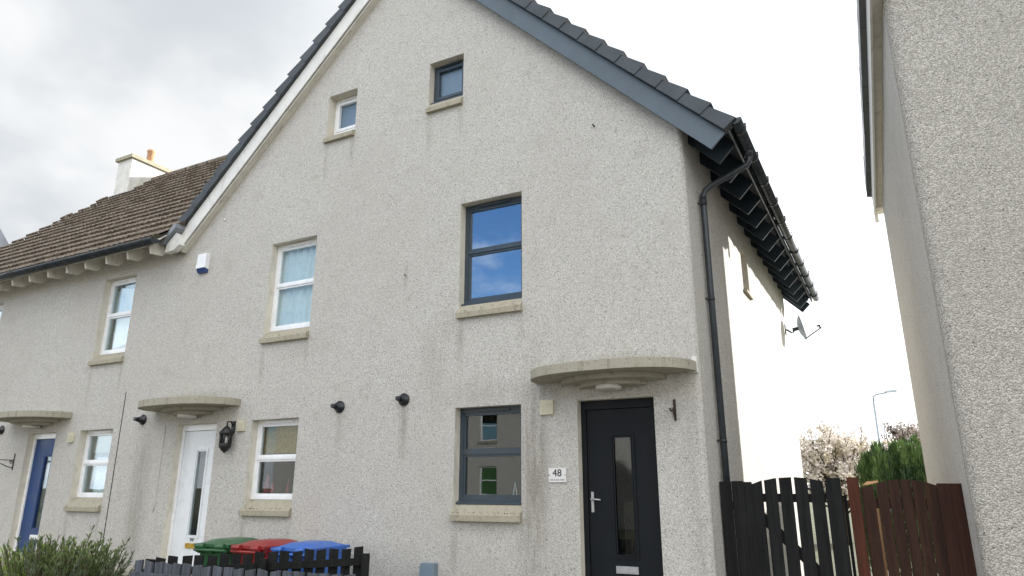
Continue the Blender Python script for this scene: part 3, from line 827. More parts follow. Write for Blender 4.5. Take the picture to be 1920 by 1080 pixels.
# ================================================================== blue-door house, eaves to the front
E_Y, E_Z, RY, RZ = -.45, 5.27, 4.15, 9.87
def house_blue():
    H = thing('terrace_house', 'pebble-dashed house with blue door, brown tiled roof, chimney and black front gutter', 'house', (-14.5, 4, ZG))
    XL = lambda y: -20.15 + .33 * y
    WB = dict(H=(-12.6, -11.67, 'u'), G=(-12.58, -11.65, 'g'), K=(-17.0, -16.05, 'u'), L=(-17.0, -16.05, 'g'))
    holes = [(a, c, TYPES[t][0], TYPES[t][2]) for a, c, t in WB.values()] + [(-14.18, -13.3, -.05, 2.1)]
    b = MB()
    wall_panel(b, -19.3, JX, ZG, 5.62, holes, FRONT, .28)
    b.poly([(-19.3, 0, ZG), (-19.3, 0, 5.6), (-18.3, 4.15, 9.6), (-18.3, YB, 5.6), (-18.3, YB, ZG)], 0)
    b.poly([(-18.3, YB, ZG), (JX, YB, ZG), (JX, YB, 5.6), (-18.3, YB, 5.6)], 0)
    b.poly([(JX - .01, .28, ZG), (JX - .01, .28, 5.6), (JX - .01, YB, 5.6), (JX - .01, YB, ZG)], 2)
    for z in (2.55, 5.35): b.poly([(-19.2, .28, z), (JX, .28, z), (JX, YB - .02, z), (-18.3, YB - .02, z)], 2)
    b.build('wall', [M['dash'], M['reveal'], M['plaster']], H, False)
    b = MB(); b.box(JX - .012, JX + .006, -.004, .0, ZG, 2.72); b.build('movement_joint', M['iron'], H)
    window(H, *WB['H'], M['upvc'], M['glass'], True, False, 'lace')
    window(H, *WB['G'], M['upvc'], M['glass'], True, False, 'roller')
    window(H, *WB['K'], M['upvc'], M['glass'], True, False, 'curtain')
    window(H, *WB['L'], M['upvc'], M['glass'], True, False, None)
    door(H, -14.18, -13.3, M['door_blue'], M['upvc'], 'upvc', (.5, .78), False)
    canopy(H, -13.86, .95)
    flue(H, -15.12, 2.2)
    vent(H, -12.8, 1.98, .16)
    # roof: front slope of staggered concrete tiles
    b = MB(); t = (RZ - E_Z) / (RY - E_Y); A = sqrt(1 + t * t); uy, uz = 1 / A, t / A; ny, nz = -t / A, 1 / A
    SL = (RY - E_Y) * A; g = .36
    n = int(SL / g) + 1
    for k in range(n):
        s0 = k * g; s1 = min(SL, s0 + g + .06)
        z = E_Z + uz * s0
        xr = APX - (APZ + .53 - z) / SLF + .28
        x = XL(E_Y + uy * s0) + rnd.uniform(-.02, .02); j = 0
        while x < xr:
            xe = min(x + .29, xr); d = rnd.uniform(-.005, .005); e = rnd.uniform(-.008, .008)
            def P(s, q, xx): return (xx, E_Y + uy * s + ny * q, E_Z + uz * s + nz * q)
            xm = (x + xe) / 2
            top = [(x + .004, .055), (x + .05, .07), (xm - .03, .062), (xm, .055), (xm + .045, .07), (xe - .03, .062), (xe - .004, .056)]
            vs = []
            for xx, h in top: vs += [P(s0 + e, h + d, xx), P(s1, h - .055 + d, xx)]
            m = len(top)
            vs += [P(s0 + e, .0, xe - .004), P(s0 + e, .0, x + .004)]
            b.mesh(vs, [(2 * i, 2 * i + 2, 2 * i + 3, 2 * i + 1) for i in range(m - 1)] + [tuple([2 * i for i in range(m)][::-1] + [2 * m + 1, 2 * m])])
            x = xe
    yb = YB + .45
    b.poly([(XL(E_Y) + .05, E_Y + .02, E_Z - .03), (-10.9, E_Y + .02, E_Z - .03), (-6.5, RY, RZ - .03), (XL(RY) + .05, RY, RZ - .03)])
    b.poly([(XL(RY), RY, RZ + .02), (-6.3, RY, RZ + .02), (-10.9, yb, E_Z), (XL(RY), yb, E_Z)])
    # half-round ridge
    x = XL(RY)
    while x < -6.6:
        b.tube([(x, RY, RZ - .03), (x + .43, RY, RZ - .03)], .11, 12); x += .45
    for k in range(9):                        # mortared verge tiles standing proud
        y = .3 + .42 * k + rnd.uniform(-.1, .1); z = E_Z + t * (y - E_Y)
        if k in (5, 7): b.obox((XL(y) - .02, y, z + .04), (.22, 0, 0), (0, uy * .26, uz * .26), (0, ny * .06, nz * .06))
    b.build('roof', M['brown_tile'], H, False)
    # chimney at the ridge end
    b = MB(); b.box(-18.65, -18.02, 3.4, 4.75, 8.4, 10.25); c = b.build('chimney', M['chim'], H)
    b = MB(); b.box(-18.72, -17.95, 3.33, 4.82, 10.25, 10.35); b.box(-18.66, -18.01, 3.39, 4.76, 10.35, 10.39); b.build('chimney_cope', M['cope'], c)
    b = MB(); b.lathe([(.1, 10.38), (.11, 10.45), (.105, 10.5), (.1, 10.78), (.115, 10.8), (.115, 10.86), (.085, 10.86), (.08, 10.7)], (-18.3, 4.1, 0), 'z', 16); b.lathe([(.17, 10.37), (.15, 10.42), (.1, 10.46)], (-18.3, 4.1, 0), 'z', 14)
    b.build('chimney_pot', M['terracotta'], c)
    b = MB(); b.obox((-18.7, 3.36, 8.98), (.72, 0, 0), (0, .04, .0), (0, 0, .2)); b.build('flashing', M['lead'], c)
    # rafter feet, gutter
    x = -10.75; k = 0
    while x > -19.4:
        b = MB(); b.prism([(-.41, 5.01), (-.45, 5.16), (.02, 5.6), (.02, 5.25), (-.2, 5.03)], 'x', x - .022, x + .022); b.build('rafter_foot', M['cream_wood'], H)
        x -= (.62, .6, .62, .58, .6)[k % 5]; k += 1
    b = MB(); b.box(-19.9, -10.65, -.445, -.425, 5.15, 5.27); b.build('fascia', M['cream_wood'], H)
    b = MB(); b.prism([(-.44, 5.22), (-.44, 5.24), (.0, 5.66), (0, 5.62)], 'x', -19.9, -10.5); b.build('eaves_board', M['cream_wood'], H)
    gy, gz, r = -.535, 5.21, .088
    b = MB()
    prof = [(gy + r * cos(pi + pi * k / 10), gz + r * sin(pi + pi * k / 10)) for k in range(11)] + [(gy + (r - .007) * cos(-pi * k / 10), gz + (r - .007) * sin(-pi * k / 10)) for k in range(11)]
    b.prism(prof, 'x', -20, -10.52, smooth=True)
    b.prism([(gy + r * cos(pi + pi * k / 10), gz + r * sin(pi + pi * k / 10)) for k in range(11)], 'x', -10.52, -10.5)
    g = b.build('gutter', M['gutter_grey'], H)
    for x in (-10.75, -11.35, -12.2, -13.0, -13.85, -14.7, -14.78, -14.86, -15.6, -16.5, -17.4):
        b = MB(); rr = r + .008
        b.prism([(gy + rr * cos(pi + pi * k / 10), gz + .008 + rr * sin(pi + pi * k / 10)) for k in range(11)], 'x', x - .018, x + .018); b.build('gutter_bracket', M['black_plastic'], g)
    return H
house_blue()

# ================================================================== neighbour with the blank coarse wall
def house_neighbour():
    H = thing('neighbour_house', 'blank pebble-dashed house of coarse grey stone beyond the red-brown gate', 'house', (5, 2.4, ZG))
    X0, Y0, K, Y1 = .644, -.2, -.0145, 5.0
    xs = lambda y: X0 + K * (y - Y0)
    EZ = 6.14
    DZ = -.085
    b = MB(); R = .1
    wall_panel(b, X0 + R, 9.0, ZG, 10.4, [], lambda u, d, z: (u, Y0 + d, z), .28, [lambda p: EZ + 1.3 + (p[0] - X0) * 1.0 - p[1], lambda p: EZ + 1.3 + (9.0 - p[0]) - p[1]])
    for k in range(6):
        a0, a1 = (pi / 2) * k / 6, (pi / 2) * (k + 1) / 6
        q = [(X0 + R - R * cos(a), Y0 + R - R * sin(a)) for a in (a0, a1)]
        b.poly([(q[0][0], q[0][1], ZG), (q[1][0], q[1][1], ZG), (q[1][0], q[1][1], EZ + 1.3), (q[0][0], q[0][1], EZ + 1.3)], 0, True)
    b.poly([(xs(Y0 + R), Y0 + R, ZG), (xs(Y1), Y1, ZG), (xs(Y1), Y1, EZ - .1), (xs(Y0 + R), Y0 + R, EZ + .3)], 3)
    b.poly([(xs(Y1), Y1, ZG), (9, Y1, ZG), (9, Y1, EZ + .2), ((9 + X0) / 2, Y1, EZ + 4.4), (xs(Y1), Y1, EZ + .2)], 3)
    b.poly([(9, Y0, ZG), (9, Y1, ZG), (9, Y1, EZ + .2), (9, Y0, EZ + .2)], 0)
    b.build('wall', [M['dash_coarse'], M['reveal'], M['plaster'], M['dash']], H, False)
    T = lambda q: (q[0] + K * (q[1] - Y0), q[1], q[2] + DZ * (q[1] - Y0))
    ya, yb = Y0 - .35, Y1 + .3
    b = MB()                                   # slate slopes, a course at a time
    A = sqrt(2) / 2
    for k in range(18):
        s0 = k * .34; s1 = s0 + .40
        for sg in (0, 1):
            pr = [(X0 - .14 + A * s0, EZ + .5 + A * s0), (X0 - .14 + A * s0 - .03, EZ + .53 + A * s0), (X0 - .14 + A * s1, EZ + .51 + A * s1), (X0 - .14 + A * s1 + .02, EZ + .48 + A * s1)]
            if sg: pr = [(9 + X0 - p[0], p[1]) for p in pr][::-1]
            yy = ya
            while yy < yb:
                ye = min(yy + .32, yb); b.prism(pr, 'y', yy + .002, ye - .002, T=T); yy = ye
    b.build('roof', M['slate'], H)
    b = MB()                                   # dark eaves tiles, end to end
    y = ya
    while y < yb:
        ye = min(y + .62, yb); e = rnd.uniform(-.004, .004)
        b.prism([(X0 - .2 + e, EZ + .36), (X0 - .1, EZ + .34), (X0 - .1, EZ + .64), (X0 - .195 + e, EZ + .68)], 'y', y + .003, ye - .003, T=T); y = ye
    b.build('eaves_tile', M['navy'], H)
    b = MB(); b.prism([(X0 - .125, EZ), (X0 - .1, EZ), (X0 - .1, EZ + .338), (X0 - .125, EZ + .338)], 'y', ya, yb - .02, T=T); b.build('fascia', M['white'], H)
    b = MB(); b.prism([(X0 - .099, EZ + .04), (X0 + .02, EZ + .06), (X0 + .02, EZ + .08), (X0 - .099, EZ + .06)], 'y', ya, Y1 - .05, T=T); b.build('soffit', M['cream_wood'], H)
    b = MB(); b.prism([(X0 - .13, EZ - .14), (X0 - .075, EZ - .14), (X0 - .075, EZ + .1), (X0 - .13, EZ + .1)], 'y', yb - .05, yb - .015, T=T); b.build('fascia_end', M['cream_wood'], H)
    for y in (Y1 + .02, Y1 + .15):
        b = MB(); b.prism([(X0 - .098, EZ + .0), (X0 + .1, EZ + .0), (X0 + .1, EZ + .1), (X0 - .098, EZ + .1)], 'y', y - .03, y + .13 if y > Y1 + .1 else y + .06, T=T); b.build('rafter_foot', M['cream_wood'], H)
    return H
house_neighbour()

# ================================================================== small things on the walls
def wall_things():
    b = MB(); T = thing('house_number_plaque', 'white rectangular plaque reading 48 beside the charcoal door', 'house sign', (-3.32, 0, 1.26))
    b.box(-3.43, -3.21, -.018, -.002, 1.185, 1.345, bev=.004); b.build('plate', M['plaque'], T)
    vs, fs = text_mesh('48', .115, .002)
    b = MB(); b.mesh([(-3.32 + v[0], -.02 - v[2], 1.285 + v[1]) for v in vs], fs); b.build('digits', M['number'], T, False)
    b = MB()
    for k in range(24):
        if k in (9, 16): continue
        b.box(-3.415 + k * .0078, -3.41 + k * .0078, -.0195, -.018, 1.205, 1.213 + .004 * ((k * 7) % 3))
    b.build('small_lettering', M['lead'], T)
    b = MB()
    for x in (-3.42, -3.22): b.lathe([(.006, -.023), (.006, -.018)], (x, 0, 1.265), 'y', 8)
    b.build('screw', M['iron'], T)
    # carriage lantern
    T = thing('wall_lantern', 'black carriage lantern on the wall between white door and kitchen window', 'lantern', (-8.84, 0, 1.85))
    x, y = -8.70, -.13
    b = MB(); b.box(x - .035, x + .035, -.02, -.002, 1.92, 2.1); b.tube([(x, -.02, 2.03), (x, -.07, 2.09), (x, -.13, 2.08), (x, y, 2.02)], .012, 8); b.build('bracket', M['iron'], T)
    b = MB(); b.lathe([(.0, 2.03), (.03, 2.01), (.045, 1.99), (.105, 1.92), (.1, 1.905), (.09, 1.88)], (x, y, 0), 'z', 6); b.build('hood', M['iron'], T)
    b = MB()
    for k in range(6):
        a = 2 * pi * k / 6; b.tube([(x + .08 * cos(a), y + .08 * sin(a), 1.93), (x + .07 * cos(a), y + .07 * sin(a), 1.72)], .017, 5)
    b.lathe([(.09, 1.765), (.09, 1.715), (.05, 1.66), (.012, 1.63), (.0, 1.61)], (x, y, 0), 'z', 6); b.build('cage', M['iron'], T)
    b = MB(); b.lathe([(.025, 1.73), (.035, 1.78), (.035, 1.84), (.02, 1.9)], (x, y, 0), 'z', 12); b.build('bulb', M['diffuser'], T)
    # alarm
    T = thing('alarm_box', 'white burglar alarm box with blue base high on the wall', 'alarm', (-9.84, 0, 4.8))
    b = MB(); b.prism([(-.09, 4.71), (-.002, 4.69), (-.002, 4.98), (-.055, 4.98), (-.075, 4.965)], 'x', -9.955, -9.735); b.build('cover', M['upvc'], T)
    b = MB(); b.prism([(-.085, 4.705), (-.002, 4.688), (-.002, 4.63), (-.05, 4.64)], 'x', -9.945, -9.745); b.build('lens', M['alarm_blue'], T)
    # rusty hook by the charcoal door
    b = MB(); b.box(-1.93, -1.905, -.018, -.002, 1.82, 2.05)
    b.tube([(-1.92, -.015, 1.97), (-1.925, -.05, 1.94), (-1.935, -.09, 1.915), (-1.945, -.1, 1.93), (-1.945, -.1, 1.95)], .01, 7)
    b.tube([(-1.92, -.015, 1.87), (-1.925, -.06, 1.915)], .009, 6)
    tag(b.build('wall_hook', M['rust']), 'small rusty hook plate on the wall beside the charcoal door', 'hook')
    # scroll bracket by the blue door
    b = MB(); x = -14.5
    b.box(x - .012, x + .012, -.012, -.002, 1.44, 1.74)
    b.tube([(x, -.01, 1.62), (x, -.38, 1.62), (x, -.41, 1.6), (x, -.42, 1.57), (x, -.4, 1.55), (x, -.38, 1.57)], .008, 6)
    b.tube([(x, -.012, 1.48), (x, -.1, 1.5), (x, -.24, 1.56), (x, -.35, 1.62)], .008, 6)
    b.tube([(x, -.05 - .035 * cos(a) * (1 - a / 12), 1.58 + .035 * sin(a) * (1 - a / 12)) for a in [k * .6 for k in range(16)]], .006, 5)
    tag(b.build('scroll_bracket', M['iron']), 'black wrought iron scroll bracket for a hanging basket beside the blue door', 'bracket')
    # meter box
    T = thing('meter_box', 'grey-blue plastic box low on the wall near the dark lower window', 'utility box', (-5.02, 0, 0))
    b = MB(); b.prism([(-5.12, 0), (-5.12, -.09), (-5.1, -.11), (-4.94, -.11), (-4.925, -.09), (-4.925, 0)], 'z', -.25, .25); b.build('box', M['meter'], T)
    b = MB(); b.box(-5.11, -4.935, -.118, -.111, -.2, .22); b.build('lid', M['meter'], T)
    # satellite dish at the back corner
    yd = YB - .25; x = XS(yd)
    T = thing('satellite_dish', 'grey satellite dish on an arm at the rear corner of the sunlit wall', 'satellite dish', (x, yd, 4.4))
    b = MB(); b.box(x, x + .02, yd - .07, yd + .07, 4.3, 4.5); b.tube([(x + .02, yd, 4.4), (x + .12, yd, 4.32), (x + .16, yd, 4.32), (x + .16, yd, 4.42)], .018, 8); b.build('mount', M['pipe'], T)
    b = MB(); c = Vector((x + .26, yd, 4.4)); ax = Vector((.93, .1, .2)).normalized(); u = ax.cross(Vector((0, 0, 1))).normalized(); v = u.cross(ax)
    vs, fs = [], []
    for i in range(6):
        r = .25 * i / 5
        for j in range(24):
            a = 2 * pi * j / 24
            vs.append(c + ax * (.09 * (i / 5) ** 2) + u * (r * cos(a)) + v * (r * 1.1 * sin(a)))
    for i in range(5):
        for j in range(24):
            fs.append((i * 24 + j, i * 24 + (j + 1) % 24, (i + 1) * 24 + (j + 1) % 24, (i + 1) * 24 + j))
    b.mesh(vs, fs, 0, True); n0 = len(vs)
    b.mesh([p - ax * .008 for p in vs], [f[::-1] for f in fs], 0, True)
    b.build('reflector', M['dish'], T, False)
    b = MB(); b.tube([c - ax * .1, c + ax * .0], .04, 8); p0 = c - v * .26 + ax * .05; p1 = c + ax * .42 - v * .12
    b.tube([p0, p1], .013, 6); b.tube([p1, p1 + v * .06, p1 + v * .06 - ax * .05], .025, 8); b.build('feed_arm', M['pipe'], T)
    for k, (x, z, s) in enumerate(((-2.72, 5.58, .02), (-5.59, 3.98, .012), (-9.45, 5.53, .016))):
        b = MB(); b.tube([(x, 0, z), (x, -.03, z), (x - .01, -.035, z + .02)], s * .5, 6)
        tag(b.build('wall_stud', M['rust'] if k < 2 else M['upvc']), ('rusty screw stub high on the gable below the blue-grey bargeboard', 'rusty nail with a stain between the white and dark upper windows', 'tiny white stub on the wall above the alarm box')[k], 'screw')
wall_things()

# ================================================================== side gates and fences
FYP = .45
def boards(b, xs, w, y, tops, z0=-.55, th=.022, m=0):
    for x, t in zip(xs, tops):
        l, r = (t if isinstance(t, tuple) else (t, t))
        j = rnd.uniform(-.003, .003)
        b.prism([(x, z0 + rnd.uniform(-.01, .01)), (x + w, z0), (x + w, r), (x, l)], 'y', y + j, y + j + th, m)
def side_fence():
    Y = FYP
    b = MB(); boards(b, [-1.60, -1.475, -1.385], .12, Y, [1.19, 1.195, 1.185]); b.box(-1.60, -1.3, Y + .03, Y + .09, .9, .98)
    tag(b.build('board_fence', M['black_wood']), 'narrow black board panel between downpipe and black gate', 'fence')
    T = thing('garden_gate', 'black timber gate with gaps, arched top and diagonal brace', 'gate', (-.95, Y, -.55))
    xs = [-1.283, -1.137, -.987, -.837, -.687]
    tops = [(1.155, 1.2), (1.2, 1.225), (1.225, 1.232), (1.232, 1.222), (1.215, 1.19)]
    b = MB(); boards(b, xs, .122, Y, tops); boards(b, [-.545], .06, Y, [1.17]); b.build('boards', M['black_wood'], T)
    for z in (.98, -.28):
        b = MB(); b.box(-1.27, -.55, Y + .024, Y + .06, z, z + .085); b.build('rail', M['black_wood'], T)
    b = MB(); b.prism([(-1.27, .98), (-1.27, .84), (-.62, .17), (-.55, .17), (-.55, .23)], 'y', Y + .026, Y + .06); b.build('brace', M['black_wood'], T)
    b = MB(); b.box(-1.33, -1.28, Y + .03, Y + .04, .95, .97); b.build('latch', M['iron'], T)
    b = MB(); b.box(-.535, -.40, Y - .05, Y + .05, -.6, 1.22, bev=.005); b.box(-.39, -.362, Y + .02, Y + .05, -.6, 1.05)
    tag(b.build('fence_post', M['black_wood']), 'tall black gate post standing beside the reddish post', 'post')
    b = MB(); b.box(-.34, -.235, Y - .06, Y + .045, -.6, 1.225, bev=.005)
    tag(b.build('fence_post', M['red_wood']), 'tall reddish-brown gate post beside the black post', 'post')
    T = thing('garden_gate', 'red-brown close-boarded timber gate with arched top', 'gate', (.1, Y, -.55))
    b = MB(); xs = [-.222, -.082 - .03, .013 - .02, .11, .213, .315]
    xs = [-.222, -.082, .022, .125, .228, .331]; ws = [.115, .096, .096, .096, .096, .104]
    tops = [(1.13, 1.14), (1.165, 1.19), (1.19, 1.205), (1.205, 1.2), (1.2, 1.185), (1.185, 1.145)]
    for x, w, t in zip(xs, ws, tops): boards(b, [x], w, Y, [t])
    b.build('boards', M['dark_red_wood'], T)
    for z in (.93, -.1):
        b = MB(); b.box(-.21, .43, Y + .024, Y + .06, z, z + .1); b.build('rail', M['dark_red_wood'], T)
    b = MB(); b.prism([(-.21, 1.15), (-.17, 1.15), (-.06, 1.175), (-.06, 1.195), (-.16, 1.185)], 'y', Y + .03, Y + .05); b.build('latch_rail', M['pale_wood'], T)
    b = MB(); boards(b, [.432, .537], .103, Y - .03, [1.165, 1.165], th=.03); b.box(.5, .57, Y, Y + .02, -.55, 1.1)
    tag(b.build('board_fence', M['gate_red']), 'pair of red-brown boards closing the gap to the coarse grey wall', 'fence')
    b = MB(); b.box(-.2, -.1, 1.6, 1.7, -.6, 1.0, bev=.006)
    tag(b.build('garden_post', M['pale_wood']), 'pale orange sunlit timber post seen through the gap in the red-brown gate', 'post')
side_fence()

def picket_fence(p0, p1, z0, z1, label, mat, posts, rail=True, spacing=.142, w=.1, hi=None):
    T = thing('picket_fence', label, 'fence', (p0[0], p0[1], -.6))
    d = Vector((p1[0] - p0[0], p1[1] - p0[1], 0)); L = d.length; d.normalize(); n = Vector((-d.y, d.x, 0))
    me = None; k = 0; s = 0
    while s < L:
        j = rnd.uniform(-.012, .012); u = s / L; zt = z0 + (z1 - z0) * u + rnd.uniform(-.012, .012)
        b = MB(); o = Vector((p0[0], p0[1], 0)) + d * s
        a, c = o, o + d * w
        tl = rnd.uniform(-.012, .012)
        lean = rnd.uniform(-.012, .012)
        vs = [a + Vector((0, 0, -.55)), c + Vector((0, 0, -.55)), c + d * lean + Vector((0, 0, zt + tl)), a + d * lean + Vector((0, 0, zt - tl))]
        vs2 = [v + n * .02 for v in vs]
        b.mesh(vs + vs2, [(0, 1, 2, 3), (7, 6, 5, 4), (0, 4, 5, 1), (1, 5, 6, 2), (2, 6, 7, 3), (3, 7, 4, 0)])
        b.build('picket', mat, T)
        s += spacing + rnd.uniform(-.012, .012)
    for z in (-.18, -.82 if False else .34 - .0):
        zz0, zz1 = (z0 - .18, z1 - .18) if z > 0 else (-.3, -.3)
        b = MB(); o = Vector((p0[0], p0[1], zz0)); e = Vector((p1[0], p1[1], zz1)) - o + d * .08
        b.obox(o - n * .04, e, n * .036, (0, 0, .075)); b.build('rail', mat, T)
    for s in posts:
        o = Vector((p0[0], p0[1], -.6)) + d * s; zt = z0 + (z1 - z0) * s / L - .06
        b = MB(); b.obox(o - n * .12, d * .08, n * .078, (0, 0, zt + .6)); b.build('post', mat, T)
    return T
picket_fence((-7.05, -2.5), (-3.2, -2.5), .395, .395, 'grey weathered picket fence in front, nearest the street', M['grey_wood'], [2.0], spacing=.148, w=.115)
picket_fence((-7.25, -2.25), (-5.3, -1.06), .385, .485, 'darker picket fence behind the front one, running to the wall', M['black_wood'], [1.25, 2.35], spacing=.132)

# ================================================================== wheelie bins
def wheelie_bin(cx, cy, mat, label, rot=0):
    T = thing('wheelie_bin', label, 'bin', (cx, cy, -.6), 'wheelie bins by the wall')
    c, s = cos(rot), sin(rot)
    z0 = -.6
    def X(p): return (cx + p[0] * c - p[1] * s, cy + p[0] * s + p[1] * c, z0 + p[2])
    b = MB()
    def ring(z, wx, y0, y1, r=.05):
        pts = []
        for (sx, yy, a0) in ((1, y1, 0), (-1, y1, 90), (-1, y0, 180), (1, y0, 270)):
            for k in range(4):
                a = radians(a0 + 30 * k); oy = yy - r if yy == y1 else yy + r
                pts.append((sx * (wx - r) + r * cos(a), oy + r * sin(a), z))
        return pts
    rings = [ring(.04, .2, -.2, .24), ring(.1, .215, -.24, .25), ring(.8, .265, -.33, .3), ring(.96, .275, -.345, .31), ring(.965, .29, -.36, .325), ring(1.0, .29, -.36, .325)]
    vs = [X(p) for r in rings for p in r]; n = 16; fs = [tuple(range(n))[::-1]]
    for k in range(len(rings) - 1):
        for j in range(n): fs.append((k * n + j, k * n + (j + 1) % n, (k + 1) * n + (j + 1) % n, (k + 1) * n + j))
    b.mesh(vs, fs, 0)
    b.build('body', mat, T)
    # lid: shallow dome hinged at the -y side
    b = MB(); vs = []; nx, ny = 12, 14
    for j in range(ny + 1):
        for i in range(nx + 1):
            u, v = i / nx * 2 - 1, j / ny * 2 - 1
            x = .3 * u * (1 - .03 * v * v); y = -.03 + .37 * v
            hz = 1.03 + .045 * (1 - u ** 4) * (1 - v ** 4) + .012 * (abs(u) < .55) * (abs(v) < .6)
            vs.append(X((x, y, hz)))
    fs = [(j * (nx + 1) + i, j * (nx + 1) + i + 1, (j + 1) * (nx + 1) + i + 1, (j + 1) * (nx + 1) + i) for j in range(ny) for i in range(nx)]
    b.mesh(vs, fs, 0, True)
    rim = [(-.3, -.4), (.3, -.4), (.3, .34), (-.3, .34)]
    b.mesh([X((x, y, 1.0)) for x, y in rim] + [X((x, y, 1.034)) for x, y in rim], [(0, 1, 5, 4), (1, 2, 6, 5), (2, 3, 7, 6), (3, 0, 4, 7), (0, 3, 2, 1)])
    for x in (-.17, .17):                      # hinge knuckles
        b.tube([X((x - .07, -.41, 1.01)), X((x + .07, -.41, 1.01))], .034, 10)
    b.tube([X((-.05, .35, 1.03)), X((.05, .35, 1.03))], .025, 8)
    b.build('lid', mat, T)
    b = MB(); b.tube([X((-.26, -.42, .965)), X((.26, -.42, .965))], .018, 8)
    for x in (-.25, 0, .25): b.tube([X((x, -.34, .93)), X((x, -.42, .965))], .018, 6)
    b.build('handle', mat, T)
    for sx in (-1, 1):
        b = MB(); p = X((sx * .25, -.25, .1)); q = X((sx * .3, -.25, .1)); b.tube([p, q], .1, 18); b.build('wheel', M['black_plastic'], T)
    return T
wheelie_bin(-7.72, -.62, M['bin_green'], 'green wheelie bin in front of the white door house', .06)
wheelie_bin(-7.06, -.6, M['bin_red'], 'dark red wheelie bin between the green and blue bins', -.05)
wheelie_bin(-6.38, -.6, M['bin_blue'], 'blue wheelie bin behind the pickets', .03)

# ================================================================== plants
def leaf_quads(pts, w, l):
    """pts: (pos, dir) -> vertex and face lists of small leaf blades"""
    vs, fs = [], []
    for p, d in pts:
        a = d.cross(Vector((rnd.uniform(-1, 1), rnd.uniform(-1, 1), rnd.uniform(-1, 1))))
        if a.length < 1e-4: continue
        a.normalize(); ww = w * rnd.uniform(.7, 1.3); ll = l * rnd.uniform(.7, 1.3)
        i = len(vs)
        vs += [p - a * ww * .3, p + a * ww * .3, p + d * ll * .5 + a * ww * .5, p + d * ll, p + d * ll * .5 - a * ww * .5]
        fs.append((i, i + 1, i + 2, i + 3, i + 4))
    return vs, fs
def rosemary():
    T = thing('rosemary_bush', 'spiky green rosemary bush in front of the blue door house', 'shrub', (-9.3, -2.0, -.6))
    m = leafmat('rosemary leaf', lin('5a6b3e'), lin('7d8d55'), lin('66735a'), .55, .35)
    m2 = leafmat('fresh rosemary leaf', lin('88a048'), lin('a3ba62'), None, .55, .35)
    stems = MB(); A, B = [], []
    for k in range(420):
        bx = rnd.gauss(-9.05, .85); by = rnd.gauss(-2.05, .28)
        u = max(0, 1 - ((bx + 9.1) / 1.35) ** 2)
        h = (.66 + .46 * u) * rnd.uniform(.74, 1.02)
        if k == 0: bx, by, h = -8.72, -2.0, 1.22
        if k == 1: bx, by, h = -8.55, -2.0, 1.02
        if bx < -10.4 or bx > -7.5: continue
        tip = Vector((bx + rnd.uniform(-.18, .12), by + rnd.uniform(-.12, .12), -.6 + h)); base = Vector((-9.2 + (bx + 9.2) * .55, -2.0 + (by + 2) * .4, -.6))
        midp = base.lerp(tip, .5) + Vector((rnd.uniform(-.06, .06), rnd.uniform(-.05, .05), -.02))
        stems.tube([base, midp, tip], [.01, .006, .003], 5)
        dirn = (tip - midp).normalized()
        fresh = bx < -9.6 and rnd.random() < .8
        for s in range(60):
            t = rnd.uniform(.18, 1.02)
            p = base.lerp(midp, t * 2) if t < .5 else midp.lerp(tip, t * 2 - 1)
            dd = (dirn * rnd.uniform(.5, 1.3) + Vector((rnd.uniform(-1, 1), rnd.uniform(-1, 1), rnd.uniform(-.2, .5))) * .75).normalized()
            (B if fresh else A).append((p, dd))
    stems.build('stems', M['bark'], T)
    b = MB(); vs, fs = leaf_quads(A, .016, .06); b.mesh(vs, fs); b.build('foliage', m, T, False)
    b = MB(); vs, fs = leaf_quads(B, .02, .06); b.mesh(vs, fs); b.build('foliage', m2, T, False)
rosemary()

def conifer():
    T = thing('conifer_bush', 'dense green upright conifer behind the red-brown gate', 'shrub', (.4, 6.6, -.6))
    m = leafmat('conifer spray', lin('45623a'), lin('6f8a4a'), lin('2f4829'), .6, .2)
    b = MB(); b.tube([(.4, 6.7, -.6), (.4, 6.7, .6)], [.08, .05], 8); b.build('trunk', M['bark'], T)
    A = []
    plumes = []
    for k in range(84):
        x = -.36 + 1.7 * (k % 28) / 28 + rnd.uniform(-.05, .05); y = 6.2 + .4 * (k // 28) + rnd.uniform(-.15, .15)
        top = 1.5 + .36 * max(0, 1 - ((x - .5) / .95) ** 2) + rnd.uniform(-.15, .1)
        plumes.append((x, y, top, rnd.uniform(.1, .17)))
    for x, y, top, r in plumes:
        for s in range(420):
            t = rnd.random() ** .7
            z = -.3 + (top + .3) * t; rr = r * (1 - .92 * max(0, (t - .45) / .55) ** 1.3)
            a = rnd.uniform(0, 2 * pi); q = rr * sqrt(rnd.uniform(.3, 1))
            A.append((Vector((x + q * cos(a), y + q * sin(a), z)), Vector((cos(a) * .35, sin(a) * .35, 1)).normalized()))
    b = MB(); vs, fs = leaf_quads(A, .017, .1); b.mesh(vs, fs); b.build('foliage', m, T, False)
conifer()

